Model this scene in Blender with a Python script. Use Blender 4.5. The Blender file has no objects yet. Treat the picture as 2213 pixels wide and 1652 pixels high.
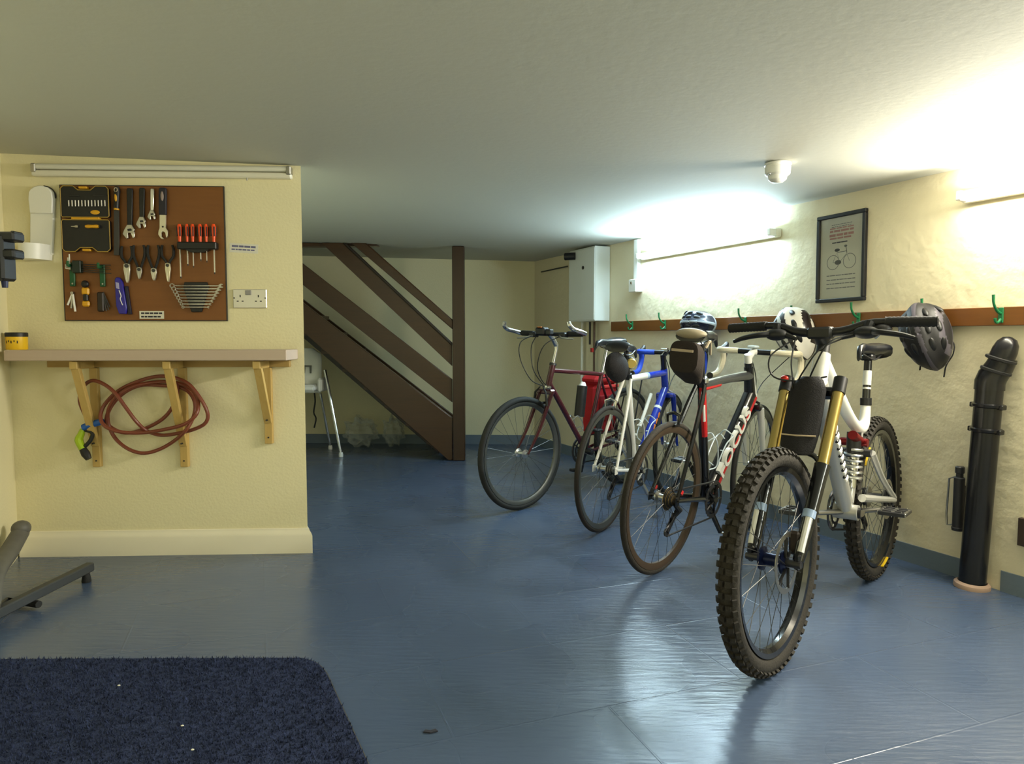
import bpy, math, random
from mathutils import Vector, Matrix
from math import sin, cos, pi, radians, degrees, atan2, sqrt, hypot

random.seed(7)
SC = bpy.context.scene
COL = SC.collection

# ------------------------------------------------------------------ camera
CAM_H, CAM_PITCH, CAM_F = 1.034, 0.064, 1500.0
cam_d = bpy.data.cameras.new('camera')
cam = bpy.data.objects.new('camera', cam_d)
COL.objects.link(cam)
cam.location = (0, 0, CAM_H)
cam.rotation_euler = (pi / 2 - CAM_PITCH, 0, 0)
cam_d.sensor_width = 36.0
cam_d.lens = CAM_F / 2213 * 36
cam_d.clip_start = 0.02
SC.camera = cam

# ------------------------------------------------------------------ world, exposure
world = bpy.data.worlds.new('world')
SC.world = world
world.use_nodes = True
world.node_tree.nodes['Background'].inputs[0].default_value = (0.05, 0.05, 0.05, 1)
world.node_tree.nodes['Background'].inputs[1].default_value = 0.2
SC.view_settings.view_transform = 'Standard'
SC.view_settings.look = 'None'
SC.view_settings.gamma = 1
SC.view_settings.use_curve_mapping = False
SC.view_settings.exposure = 0.90
SC.cycles.use_denoising = True
SC.cycles.max_bounces = 8
SC.cycles.sample_clamp_indirect = 4.0
SC.cycles.use_guiding = True

# strength of the tubes (cool one by the boiler end, warm one by the camera end, warm one behind the camera)
TUBE_COOL, TUBE_WARM, TUBE_REAR = 62.0, 66.0, 15.0
# watts thrown into the room by each lamp
W_COOL, W_WARM, W_REAR = 8.0, 29.0, 22.0
C_COOL, C_WARM, C_REAR = (0.70, 0.97, 1.15), (1.0, 0.94, 0.80), (0.95, 1.0, 0.90)


# ------------------------------------------------------------------ helpers: pixels to points on real planes
def ray(px, py):
    a = (px - 1106.5) / CAM_F
    b = (826 - py) / CAM_F
    c, s = cos(CAM_PITCH), sin(CAM_PITCH)
    return Vector((a, c + b * s, -s + b * c))


def hit(px, py, p0, n):
    d = ray(px, py)
    o = Vector((0, 0, CAM_H))
    return o + d * ((Vector(p0) - o).dot(Vector(n)) / d.dot(Vector(n)))


def on_floor(px, py, z=0.0):
    return hit(px, py, (0, 0, z), (0, 0, 1))


CEIL_N = Vector((0.03, 0.011, 1.0))


def ceil_z(x, y):
    return 1.80 - 0.03 * x - 0.011 * (y - 3.5)


# right wall: passes W0, runs towards the camera along RW
RW_A = radians(-65.43)
RW = Vector((cos(RW_A), sin(RW_A), 0))
RN = Vector((cos(RW_A + pi / 2), sin(RW_A + pi / 2), 0))   # into the wall
W0 = Vector((0.259, 6.585, 0))
# partition (tool wall)
PT_A = radians(2.69)
PT = Vector((cos(PT_A), sin(PT_A), 0))
PN = Vector((-sin(PT_A), cos(PT_A), 0))
P0 = Vector((-2.26, 3.23, 0))


def right(px, py, off=0.0):
    return hit(px, py, W0 - RN * off, RN)


def part(px, py, off=0.0):
    return hit(px, py, P0 - PN * off, PN)


# ------------------------------------------------------------------ materials
def lin(h):
    v = [int(h[i:i + 2], 16) / 255 for i in (0, 2, 4)]
    return tuple(((c + 0.055) / 1.055) ** 2.4 if c > 0.04045 else c / 12.92 for c in v)


MATS = {}


def mat(name, hexcol, rough=0.5, metal=0.0, bump=0.0, bscale=60.0, var=0.0, vscale=8.0, spec=0.5, coat=0.0, alpha=1.0, trans=0.0, emit=None, estr=0.0):
    if name in MATS:
        return MATS[name]
    m = bpy.data.materials.new(name)
    m.use_nodes = True
    nt = m.node_tree
    b = nt.nodes['Principled BSDF']
    c = lin(hexcol)
    b.inputs['Base Color'].default_value = (*c, 1)
    b.inputs['Roughness'].default_value = rough
    b.inputs['Metallic'].default_value = metal
    b.inputs['Specular IOR Level'].default_value = spec
    b.inputs['Coat Weight'].default_value = coat
    b.inputs['Alpha'].default_value = alpha
    b.inputs['Transmission Weight'].default_value = trans
    if emit:
        b.inputs['Emission Color'].default_value = (*emit, 1)
        b.inputs['Emission Strength'].default_value = estr
    tc = nt.nodes.new('ShaderNodeTexCoord')
    if var > 0:
        n = nt.nodes.new('ShaderNodeTexNoise')
        n.inputs['Scale'].default_value = vscale
        n.inputs['Detail'].default_value = 5
        nt.links.new(tc.outputs['Object'], n.inputs['Vector'])
        r = nt.nodes.new('ShaderNodeMix')
        r.data_type = 'RGBA'
        nt.links.new(n.outputs['Fac'], r.inputs['Factor'])
        r.inputs['A'].default_value = (*[x * (1 - var) for x in c], 1)
        r.inputs['B'].default_value = (*[min(1, x * (1 + var)) for x in c], 1)
        nt.links.new(r.outputs['Result'], b.inputs['Base Color'])
    if bump > 0:
        n2 = nt.nodes.new('ShaderNodeTexNoise')
        n2.inputs['Scale'].default_value = bscale
        n2.inputs['Detail'].default_value = 4
        nt.links.new(tc.outputs['Object'], n2.inputs['Vector'])
        bp = nt.nodes.new('ShaderNodeBump')
        bp.inputs['Strength'].default_value = bump
        bp.inputs['Distance'].default_value = 0.01
        nt.links.new(n2.outputs['Fac'], bp.inputs['Height'])
        nt.links.new(bp.outputs['Normal'], b.inputs['Normal'])
    MATS[name] = m
    return m


def wood(name, h1, h2, scale=(1, 1, 1), rough=0.4, coat=0.0, axis='X'):
    if name in MATS:
        return MATS[name]
    m = mat(name, h1, rough, coat=coat)
    nt = m.node_tree
    b = nt.nodes['Principled BSDF']
    tc = nt.nodes.new('ShaderNodeTexCoord')
    mp = nt.nodes.new('ShaderNodeMapping')
    s = {'X': (1.5, 22, 22), 'Y': (22, 1.5, 22), 'Z': (22, 22, 1.5)}[axis]
    mp.inputs['Scale'].default_value = s
    n = nt.nodes.new('ShaderNodeTexNoise')
    n.inputs['Scale'].default_value = 2.0
    n.inputs['Detail'].default_value = 8
    n.inputs['Distortion'].default_value = 1.2
    r = nt.nodes.new('ShaderNodeMix')
    r.data_type = 'RGBA'
    r.inputs['A'].default_value = (*lin(h1), 1)
    r.inputs['B'].default_value = (*lin(h2), 1)
    nt.links.new(tc.outputs['Object'], mp.inputs['Vector'])
    nt.links.new(mp.outputs['Vector'], n.inputs['Vector'])
    nt.links.new(n.outputs['Fac'], r.inputs['Factor'])
    nt.links.new(r.outputs['Result'], b.inputs['Base Color'])
    bp = nt.nodes.new('ShaderNodeBump')
    bp.inputs['Strength'].default_value = 0.08
    nt.links.new(n.outputs['Fac'], bp.inputs['Height'])
    nt.links.new(bp.outputs['Normal'], b.inputs['Normal'])
    return m


def floor_material():
    m = mat('floor_paint', '43566c', 0.2, spec=0.75)
    nt = m.node_tree
    b = nt.nodes['Principled BSDF']
    N = nt.nodes.new
    L = nt.links.new
    tc = N('ShaderNodeTexCoord')
    # colour: slightly mottled paint
    n = N('ShaderNodeTexNoise'); n.inputs['Scale'].default_value = 1.3; n.inputs['Detail'].default_value = 1.5
    L(tc.outputs['Object'], n.inputs['Vector'])
    r = N('ShaderNodeMix'); r.data_type = 'RGBA'
    r.inputs['A'].default_value = (*lin('40506a'), 1)
    r.inputs['B'].default_value = (*lin('52617c'), 1)
    L(n.outputs['Fac'], r.inputs['Factor']); L(r.outputs['Result'], b.inputs['Base Color'])
    # roughness patches
    rr = N('ShaderNodeMapRange'); rr.inputs['To Min'].default_value = 0.15; rr.inputs['To Max'].default_value = 0.40
    n3 = N('ShaderNodeTexNoise'); n3.inputs['Scale'].default_value = 2.5; n3.inputs['Detail'].default_value = 1.5
    L(tc.outputs['Object'], n3.inputs['Vector']); L(n3.outputs['Fac'], rr.inputs['Value']); L(rr.outputs['Result'], b.inputs['Roughness'])
    # relief: brushed cement streaks + slab lines
    mp = N('ShaderNodeMapping'); mp.inputs['Rotation'].default_value = (0, 0, radians(52)); mp.inputs['Scale'].default_value = (8, 55, 1)
    L(tc.outputs['Object'], mp.inputs['Vector'])
    s1 = N('ShaderNodeTexNoise'); s1.inputs['Scale'].default_value = 1.0; s1.inputs['Detail'].default_value = 5
    L(mp.outputs['Vector'], s1.inputs['Vector'])
    s2 = N('ShaderNodeTexNoise'); s2.inputs['Scale'].default_value = 6.0; s2.inputs['Detail'].default_value = 3
    L(tc.outputs['Object'], s2.inputs['Vector'])
    mp2 = N('ShaderNodeMapping'); mp2.inputs['Rotation'].default_value = (0, 0, radians(-20))
    L(tc.outputs['Object'], mp2.inputs['Vector'])
    br = N('ShaderNodeTexBrick'); br.offset = 0.5; br.inputs['Scale'].default_value = 1.0
    br.inputs['Mortar Size'].default_value = 0.004; br.inputs['Mortar Smooth'].default_value = 0.6
    br.inputs['Brick Width'].default_value = 0.9; br.inputs['Row Height'].default_value = 0.42
    br.inputs['Color1'].default_value = (0, 0, 0, 1); br.inputs['Color2'].default_value = (0, 0, 0, 1); br.inputs['Mortar'].default_value = (1, 1, 1, 1)
    L(mp2.outputs['Vector'], br.inputs['Vector'])
    a1 = N('ShaderNodeMath'); a1.operation = 'MULTIPLY_ADD'; a1.inputs[1].default_value = 0.8
    a0 = N('ShaderNodeMath'); a0.operation = 'MULTIPLY'; a0.inputs[1].default_value = 0.15
    L(s2.outputs['Fac'], a0.inputs[0])
    L(s1.outputs['Fac'], a1.inputs[0]); L(a0.outputs['Value'], a1.inputs[2])
    a2 = N('ShaderNodeMath'); a2.operation = 'MULTIPLY_ADD'; a2.inputs[1].default_value = 0.3
    L(br.outputs['Color'], a2.inputs[0]); L(a1.outputs['Value'], a2.inputs[2])
    bp = N('ShaderNodeBump'); bp.inputs['Strength'].default_value = 0.30; bp.inputs['Distance'].default_value = 0.007
    L(a2.outputs['Value'], bp.inputs['Height']); L(bp.outputs['Normal'], b.inputs['Normal'])
    return m


M_WALL = mat('cream_wall_paint', 'e9e1ba', 0.75, bump=0.15, bscale=90, var=0.02, vscale=3)
M_ROUGH = mat('cream_masonry_paint', 'eadfbf', 0.7, bump=0.55, bscale=14, var=0.03, vscale=4)
M_CEIL = mat('ceiling_paint', 'c2c3b8', 0.8, bump=0.06, bscale=40, var=0.02, vscale=2)
M_FLOOR = floor_material()
M_BAND = mat('grey_painted_band', '6f7d8a', 0.4, bump=0.2, bscale=25)
M_SKIRT = mat('white_skirting_paint', 'eee8d2', 0.35)
M_WHITE = mat('white_plastic', 'efefe8', 0.35)
M_WHITE2 = mat('white_enamel', 'e6ebe8', 0.25)
M_BLACK = mat('black_plastic', '131417', 0.45)
M_RUBBER = mat('black_rubber', '1a1a1a', 0.75, bump=0.2, bscale=200)
M_TYRE_MUD = mat('muddy_tyre', '2a2620', 0.8, bump=0.3, bscale=120, var=0.35, vscale=30)
M_CHROME = mat('chrome', 'd8d8d6', 0.18, metal=1.0)
M_STEEL = mat('steel', 'b4b2ab', 0.35, metal=1.0)
M_DSTEEL = mat('dark_steel', '4a4a4c', 0.45, metal=0.8)
M_ALU = mat('aluminium', 'c9cac8', 0.35, metal=1.0)
M_GOLD = mat('gold_anodised', 'd8be74', 0.25, metal=1.0)
M_RED = mat('red_paint', 'b51f22', 0.3, coat=0.3)
M_MAROON = mat('maroon_paint', '43101a', 0.25, coat=0.5)
M_BLUE = mat('blue_paint', '1733a8', 0.25, coat=0.5)
M_BLUETAPE = mat('blue_bar_tape', '1f49c8', 0.6, bump=0.2, bscale=150)
M_WHITETAPE = mat('cream_bar_tape', 'ded6bc', 0.6, bump=0.2, bscale=150)
M_BIKEWHITE = mat('white_bike_paint', 'e8e8e2', 0.25, coat=0.4)
M_BIKESILVER = mat('silver_grey_bike_paint', 'bdbcb6', 0.3, metal=0.4, coat=0.3)
M_BIKEBLACK = mat('black_bike_paint', '101114', 0.22, coat=0.5)
M_ORANGE = mat('orange_print', 'e07a1e', 0.4)
M_ORANGEH = mat('orange_red_handle', 'f0521c', 0.35)
M_YELLOW = mat('yellow_plastic', 'e0a51c', 0.4)
M_GREEN = mat('green_plastic', '1a7044', 0.4)
M_DGREEN = mat('dark_green_plastic', '13562f', 0.5)
M_LIME = mat('lime_plastic', 'a2bf1e', 0.4)
M_BLUEP = mat('blue_plastic', '2160b8', 0.4)
M_PURPLE = mat('blue_violet_plastic', '2b2596', 0.35)
M_FABBLACK = mat('black_nylon', '19171a', 0.85, bump=0.3, bscale=250)
M_FABBROWN = mat('dark_brown_nylon', '2a211b', 0.85, bump=0.3, bscale=250)
M_FABRED = mat('red_nylon', 'b01018', 0.75, bump=0.2, bscale=200)
M_REFLECT = mat('grey_reflective_strip', 'b9a68c', 0.4)
M_AMBER = mat('amber_reflector', 'b9a355', 0.3, coat=0.6)
M_SADDLE = mat('dark_saddle_leather', '15171c', 0.28, coat=0.2)
M_TAN = mat('tan_saddle_trim', 'a89c84', 0.5)
M_HARDBOARD = wood('brown_hardboard', '76481c', '845425', rough=0.55)
M_PINE = wood('pale_pine', 'c9ad6c', 'b8964f', rough=0.5, axis='Z')
M_PINEH = wood('pale_pine_batten', 'b99c60', 'a58545', rough=0.5)
M_WORKTOP = wood('pinkish_worktop', 'b9a595', 'c2b0a0', rough=0.45)
M_DARKWOOD = wood('dark_stained_wood', '2f1c0b', '452a12', rough=0.35, coat=0.1)
M_DARKPOST = wood('dark_post_wood', '27160b', '3a2412', rough=0.35, coat=0.1, axis='Z')
M_RAILWOOD = wood('brown_rail_wood', '6c4119', '7d4e1f', rough=0.4)
M_HOSE = mat('red_brown_hose', '7a3d2a', 0.35)
M_RUG = mat('navy_rug', '343c58', 0.95, spec=0.1, bump=0.6, bscale=220, var=0.45, vscale=40)
M_TERRA = mat('terracotta', 'a58a78', 0.7)
M_PIPE = mat('black_drain_pipe', '17171b', 0.25)
M_PAPER = mat('white_paper', 'dfddd0', 0.7)
M_INK = mat('dark_ink', '2c2c38', 0.8)
M_INKGREY = mat('grey_ink', '6d6c6a', 0.8)
M_INKRED = mat('faded_red_ink', 'b98278', 0.8)
M_FILM = mat('clear_plastic_film', 'cfd4cc', 0.2, alpha=0.28)
M_GREYLEG = mat('grey_painted_steel', '37393a', 0.5)
M_GREYLEG2 = mat('worn_grey_steel', '5f5d57', 0.55, var=0.2, vscale=20)
M_TUBEOFF = mat('unlit_tube_glass', 'd8d8cc', 0.2)
M_BATTEN = mat('batten_body', 'e3e0cf', 0.4)


# ------------------------------------------------------------------ mesh builder
def catmull(pts, n=6, closed=False):
    P = [Vector(p) for p in pts]
    out = []
    k = len(P)
    rng = range(k if closed else k - 1)
    for i in rng:
        p1, p2 = P[i], P[(i + 1) % k]
        p0 = P[i - 1] if (i > 0 or closed) else p1 * 2 - p2
        p3 = P[(i + 2) % k] if (i + 2 < k or closed) else p2 * 2 - p1
        for j in range(n):
            t = j / n
            out.append(0.5 * ((2 * p1) + (p2 - p0) * t + (2 * p0 - 5 * p1 + 4 * p2 - p3) * t * t + (3 * p1 - p0 - 3 * p2 + p3) * t ** 3))
    if not closed:
        out.append(P[-1])
    return out


class MB:
    def __init__(self):
        self.v, self.f, self.m = [], [], []
        self.mats = []

    def _mi(self, m):
        if m not in self.mats:
            self.mats.append(m)
        return self.mats.index(m)

    def add(self, vs, fs, m):
        o = len(self.v)
        self.v += [Vector(v) for v in vs]
        k = self._mi(m)
        for f in fs:
            self.f.append([i + o for i in f])
            self.m.append(k)
        return self

    def box(self, c, s, m, R=None):
        c = Vector(c)
        hx, hy, hz = s[0] / 2, s[1] / 2, s[2] / 2
        vs = [Vector((x, y, z)) for x in (-hx, hx) for y in (-hy, hy) for z in (-hz, hz)]
        if R is not None:
            vs = [R @ v for v in vs]
        fs = [(0, 1, 3, 2), (4, 6, 7, 5), (0, 4, 5, 1), (2, 3, 7, 6), (0, 2, 6, 4), (1, 5, 7, 3)]
        return self.add([c + v for v in vs], fs, m)

    def cbox(self, c, s, m, ch=0.003, R=None):
        """a box with chamfered edges"""
        c = Vector(c)
        h = [s[0] / 2, s[1] / 2, s[2] / 2]
        ch = min(ch, min(h) * 0.9)
        vs, idx = [], {}
        for sx in (-1, 1):
            for sy in (-1, 1):
                for sz in (-1, 1):
                    for a in range(3):
                        p = [sx * (h[0] - ch), sy * (h[1] - ch), sz * (h[2] - ch)]
                        p[a] = (sx, sy, sz)[a] * h[a]
                        idx[(sx, sy, sz, a)] = len(vs)
                        vs.append(Vector(p))
        fs = []
        S = (-1, 1)
        for a in range(3):
            b, d = [(1, 2), (2, 0), (0, 1)][a]
            for sa in S:
                q = []
                for sb, sd in ((-1, -1), (1, -1), (1, 1), (-1, 1)):
                    k = [0, 0, 0]
                    k[a], k[b], k[d] = sa, sb, sd
                    q.append(idx[(*k, a)])
                fs.append(q if sa > 0 else q[::-1])
            for sb in S:
                for sd in S:
                    k0, k1 = [0] * 3, [0] * 3
                    k0[a], k0[b], k0[d] = -1, sb, sd
                    k1[a], k1[b], k1[d] = 1, sb, sd
                    q = [idx[(*k0, b)], idx[(*k1, b)], idx[(*k1, d)], idx[(*k0, d)]]
                    fs.append(q if sb * sd > 0 else q[::-1])
        for sx in S:
            for sy in S:
                for sz in S:
                    q = [idx[(sx, sy, sz, 0)], idx[(sx, sy, sz, 1)], idx[(sx, sy, sz, 2)]]
                    fs.append(q if sx * sy * sz > 0 else q[::-1])
        if R is not None:
            vs = [R @ v for v in vs]
        return self.add([c + v for v in vs], fs, m)

    def tube(self, pts, r, m, n=10, smooth=0, closed=False, cap=True, flat=1.0, up=None):
        P = catmull(pts, smooth, closed) if smooth else [Vector(p) for p in pts]
        k = len(P)
        if isinstance(r, (int, float)):
            R = [r] * k
        else:
            L0 = len(r)
            R = []
            for i in range(k):
                t = i / max(1, k - 1) * (L0 - 1)
                a = int(t)
                b = min(a + 1, L0 - 1)
                R.append(r[a] * (1 - (t - a)) + r[b] * (t - a))
        T = []
        for i in range(k):
            a = P[i - 1] if (i > 0 or closed) else P[i]
            b = P[(i + 1) % k] if (i < k - 1 or closed) else P[i]
            d = b - a
            T.append(d.normalized() if d.length > 1e-9 else Vector((0, 0, 1)))
        t0 = T[0]
        ref = Vector(up) if up else (Vector((0, 0, 1)) if abs(t0.z) < 0.9 else Vector((1, 0, 0)))
        N = (ref - t0 * ref.dot(t0)).normalized()
        vs, fs = [], []
        for i in range(k):
            if i:
                N = (N - T[i] * N.dot(T[i]))
                N = N.normalized() if N.length > 1e-9 else T[i].orthogonal().normalized()
            Bn = T[i].cross(N)
            for j in range(n):
                a = 2 * pi * j / n
                vs.append(P[i] + (N * cos(a) * flat + Bn * sin(a)) * R[i])
        rng = range(k if closed else k - 1)
        for i in rng:
            for j in range(n):
                a = i * n + j
                b = i * n + (j + 1) % n
                c = ((i + 1) % k) * n + (j + 1) % n
                d = ((i + 1) % k) * n + j
                fs.append((a, b, c, d))
        if cap and not closed:
            fs.append(tuple(range(n))[::-1])
            fs.append(tuple(range((k - 1) * n, k * n)))
        return self.add(vs, fs, m)

    def lathe(self, prof, m, n=20, c=(0, 0, 0), R=None, capped=True):
        vs, fs = [], []
        c = Vector(c)
        k = len(prof)
        for r, z in prof:
            for j in range(n):
                a = 2 * pi * j / n
                p = Vector((r * cos(a), r * sin(a), z))
                vs.append(c + (R @ p if R is not None else p))
        for i in range(k - 1):
            for j in range(n):
                fs.append((i * n + j, i * n + (j + 1) % n, (i + 1) * n + (j + 1) % n, (i + 1) * n + j))
        if capped:
            fs.append(tuple(range(n))[::-1])
            fs.append(tuple(range((k - 1) * n, k * n)))
        return self.add(vs, fs, m)

    def prism(self, poly, t, m, o=(0, 0, 0), ex=(1, 0, 0), ey=(0, 0, 1), ez=None):
        """2D polygon (in ex, ey), thickness t along ez, starting at o"""
        ex, ey, o = Vector(ex), Vector(ey), Vector(o)
        ez = Vector(ez) if ez is not None else ex.cross(ey)
        n = len(poly)
        vs = [o + ex * a + ey * b for a, b in poly] + [o + ex * a + ey * b + ez * t for a, b in poly]
        fs = [tuple(range(n))[::-1], tuple(range(n, 2 * n))]
        for i in range(n):
            j = (i + 1) % n
            fs.append((i, j, n + j, n + i))
        return self.add(vs, fs, m)

    def ellip(self, c, s, m, nu=16, nv=10, R=None, fn=None):
        vs, fs = [], []
        c = Vector(c)
        for i in range(nv + 1):
            th = pi * i / nv
            for j in range(nu):
                a = 2 * pi * j / nu
                p = Vector((sin(th) * cos(a), sin(th) * sin(a), cos(th)))
                if fn:
                    p = fn(p)
                p = Vector((p.x * s[0], p.y * s[1], p.z * s[2]))
                vs.append(c + (R @ p if R is not None else p))
        for i in range(nv):
            for j in range(nu):
                fs.append((i * nu + j, (i + 1) * nu + j, (i + 1) * nu + (j + 1) % nu, i * nu + (j + 1) % nu))
        return self.add(vs, fs, m)

    def loft(self, secs, m, cap=True):
        n = len(secs[0])
        vs = [v for s in secs for v in s]
        fs = []
        for i in range(len(secs) - 1):
            for j in range(n):
                fs.append((i * n + j, i * n + (j + 1) % n, (i + 1) * n + (j + 1) % n, (i + 1) * n + j))
        if cap:
            fs.append(tuple(range(n))[::-1])
            fs.append(tuple(range((len(secs) - 1) * n, len(secs) * n)))
        return self.add(vs, fs, m)

    def xform(self, fn):
        self.v = [Vector(fn(v)) for v in self.v]
        return self

    def build(self, name, parent=None, smooth=35, bevel=0.0):
        me = bpy.data.meshes.new(name)
        me.from_pydata([tuple(v) for v in self.v], [], self.f)
        for m in self.mats:
            me.materials.append(m)
        me.polygons.foreach_set('material_index', self.m)
        me.update()
        import bmesh
        bm = bmesh.new()
        bm.from_mesh(me)
        bmesh.ops.recalc_face_normals(bm, faces=bm.faces)
        bm.to_mesh(me)
        bm.free()
        if smooth:
            me.polygons.foreach_set('use_smooth', [True] * len(me.polygons))
            me.set_sharp_from_angle(angle=radians(smooth))
        ob = bpy.data.objects.new(name, me)
        COL.objects.link(ob)
        if parent is not None:
            ob.parent = parent
        if bevel:
            bv = ob.modifiers.new('bevel', 'BEVEL')
            bv.width = bevel
            bv.segments = 2
            bv.limit_method = 'ANGLE'
        return ob


def text_into(mb, s, size, m, M, extrude=0.0006, sx=1.0):
    """lettering as mesh, placed by matrix M (text runs along +x, up +y)"""
    cu = bpy.data.curves.new('lettering', 'FONT')
    cu.body = s
    cu.size = size
    cu.extrude = extrude
    cu.offset = size * 0.02
    cu.align_x = 'CENTER'
    cu.align_y = 'CENTER'
    ob = bpy.data.objects.new('lettering', cu)
    COL.objects.link(ob)
    dg = bpy.context.evaluated_depsgraph_get()
    me = bpy.data.meshes.new_from_object(ob.evaluated_get(dg))
    vs = [M @ Vector((v.co.x * sx, v.co.y, v.co.z)) for v in me.vertices]
    mb.add(vs, [tuple(p.vertices) for p in me.polygons], m)
    bpy.data.objects.remove(ob)
    bpy.data.meshes.remove(me)
    bpy.data.curves.remove(cu)


def thing(name, label, cat, loc=(0, 0, 0), rot=(0, 0, 0), group=None):
    o = bpy.data.objects.new(name, None)
    o.empty_display_size = 0.05
    COL.objects.link(o)
    o.location = loc
    o.rotation_euler = rot if isinstance(rot, tuple) else (0, 0, rot)
    o['label'] = label
    o['category'] = cat
    if group:
        o['group'] = group
    return o


def tag(o, label, cat, group=None, kind=None):
    o['label'] = label
    o['category'] = cat
    if group:
        o['group'] = group
    if kind:
        o['kind'] = kind
    return o


def place(o, loc, rot=0):
    o.location = loc
    o.rotation_euler = rot if isinstance(rot, tuple) else (0, 0, rot)
    return o


def struct(o, label=None, cat=None):
    o['kind'] = 'structure'
    if label:
        o['label'] = label
        o['category'] = cat
    return o


# ================================================================== THE ROOM
def wall_pt(t, off=0.0):          # along the right wall from its far corner
    return W0 + RW * t - RN * off


FAR = W0 - RW * 0.105              # far right corner (where the back wall meets)
BACKY0, BACKY1 = 6.68, 6.80
R_END = wall_pt(8.4)
L_DIR = RW
L0 = P0.copy()
L_END = L0 + L_DIR * 4.6
P1 = P0 + PT * 1.277               # right-hand end of the tool wall
P_BACK = P1 - RW * 3.86

foot = [(-3.2, 7.4), (0.9, 7.4), (R_END.x + 0.6, R_END.y - 0.2), (L_END.x - 0.6, L_END.y - 1.0), (-3.4, 2.4)]
mb = MB()
mb.prism([(x, y) for x, y in foot], -0.12, M_FLOOR, ex=(1, 0, 0), ey=(0, 1, 0), ez=(0, 0, 1))
struct(mb.build('floor', smooth=0), 'grey-blue painted concrete basement floor', 'floor')
mb = MB()
n = len(foot)
lo = [(x, y, ceil_z(x, y)) for x, y in foot]
hi = [(x, y, ceil_z(x, y) + 0.15) for x, y in foot]
mb.add(lo + hi, [tuple(range(n)), tuple(range(n, 2 * n))] + [(i, (i + 1) % n, n + (i + 1) % n, n + i) for i in range(n)], M_CEIL)
struct(mb.build('ceiling', smooth=0), 'low matt off-white plaster ceiling', 'ceiling')


def wall(name, a, b, out, th, m, label, z1=2.1):
    mb = MB()
    a, b, out = Vector(a), Vector(b), Vector(out).normalized() * th
    vs = [a, b, b + out, a + out]
    mb.add([(v.x, v.y, -0.05) for v in vs] + [(v.x, v.y, z1) for v in vs],
           [(0, 1, 2, 3), (4, 5, 6, 7), (0, 1, 5, 4), (1, 2, 6, 5), (2, 3, 7, 6), (3, 0, 4, 7)], m)
    return struct(mb.build(name, smooth=0), label, 'wall')


wall('wall_right', FAR - RW * 0.3, R_END, RN, 0.12, M_ROUGH, 'rough cream-painted masonry wall behind the bicycles')
bw_a = Vector((-3.0, BACKY1 + 0.02, 0))
bw_b = Vector((0.4, BACKY0 - 0.01, 0))
wall('wall_back', bw_a, bw_b, (0.035, 1, 0), 0.12, M_WALL, 'cream wall behind the staircase')
L0 = P0 - PT * 0.075
L_END = L0 + L_DIR * 4.6
wall('wall_left', L0 - L_DIR * 0.05, L_END, -RN, 0.12, M_WALL, 'cream side wall beside the workbench corner')
wall('wall_front', L_END, R_END, (0.2, -1, 0), 0.12, M_WALL, 'cream wall closing the room behind the viewer')
mb = MB()
pp = [P0 - PT * 0.1, P1, P_BACK, Vector((-3.0, 6.9, 0))]
mb.add([(v.x, v.y, -0.05) for v in pp] + [(v.x, v.y, 2.1) for v in pp],
       [(3, 2, 1, 0), (4, 5, 6, 7), (0, 1, 5, 4), (1, 2, 6, 5), (2, 3, 7, 6), (3, 0, 4, 7)], M_WALL)
struct(mb.build('wall_partition', smooth=0), 'cream partition wall carrying the tool board and shelf', 'wall')

# skirting on the partition: moulded top, returns round the corner
prof = [(0.0, 0.0), (0.018, 0.0), (0.018, 0.085), (0.014, 0.098), (0.008, 0.108), (0.006, 0.118), (0.0, 0.12)]
mb = MB()
s1 = [P0 - PT * 0.06 - PN * a + Vector((0, 0, b)) for a, b in prof]
outc = (-PN - RN).normalized()
# mitred corner at P1: offset along both faces
side_n = RN                         # outward normal of the partition's side face is +RN direction
s2 = []
for a, b in prof:
    # intersection of the two offset faces
    d = PN * -1
    e = side_n
    # solve p = P1 + a*(d + k*PT) with (p-P1).e = a
    k = (1 - d.dot(e)) / PT.dot(e)
    s2.append(P1 + (d + PT * k) * a + Vector((0, 0, b)))
s3 = [P1 - RW * 2.0 + side_n * a + Vector((0, 0, b)) for a, b in prof]
mb.loft([s1, s2, s3], M_SKIRT)
struct(mb.build('baseboard_partition', smooth=20), 'white moulded skirting board below the tool wall', 'skirting')

# grey painted band along the foot of the right and back walls
mb = MB()


def band(mb, t0, t1, h=0.085):
    a, b = wall_pt(t0, 0.006), wall_pt(t1, 0.006)
    c, d = wall_pt(t0, -0.02), wall_pt(t1, -0.02)
    vs = [a, b, d, c]
    mb.add([(v.x, v.y, 0.0) for v in vs] + [(v.x, v.y, h) for v in vs],
           [(0, 1, 2, 3), (4, 5, 6, 7), (0, 1, 5, 4), (1, 2, 6, 5), (2, 3, 7, 6), (3, 0, 4, 7)], M_BAND)


T_PIPE = (right(2118, 1230) - W0).dot(RW)
band(mb, -0.1, T_PIPE - 0.02)
band(mb, T_PIPE + 0.085, 8.3)
struct(mb.build('baseboard_right', smooth=0), 'grey painted band along the foot of the masonry wall', 'skirting')
mb = MB()
mb.box((-1.2, 6.735, 0.045), (2.9, 0.02, 0.09), M_BAND, Matrix.Rotation(atan2(BACKY0 - BACKY1 - 0.03, 3.4), 3, 'Z'))
struct(mb.build('baseboard_back', smooth=0), 'grey painted band along the foot of the back wall', 'skirting')

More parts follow.
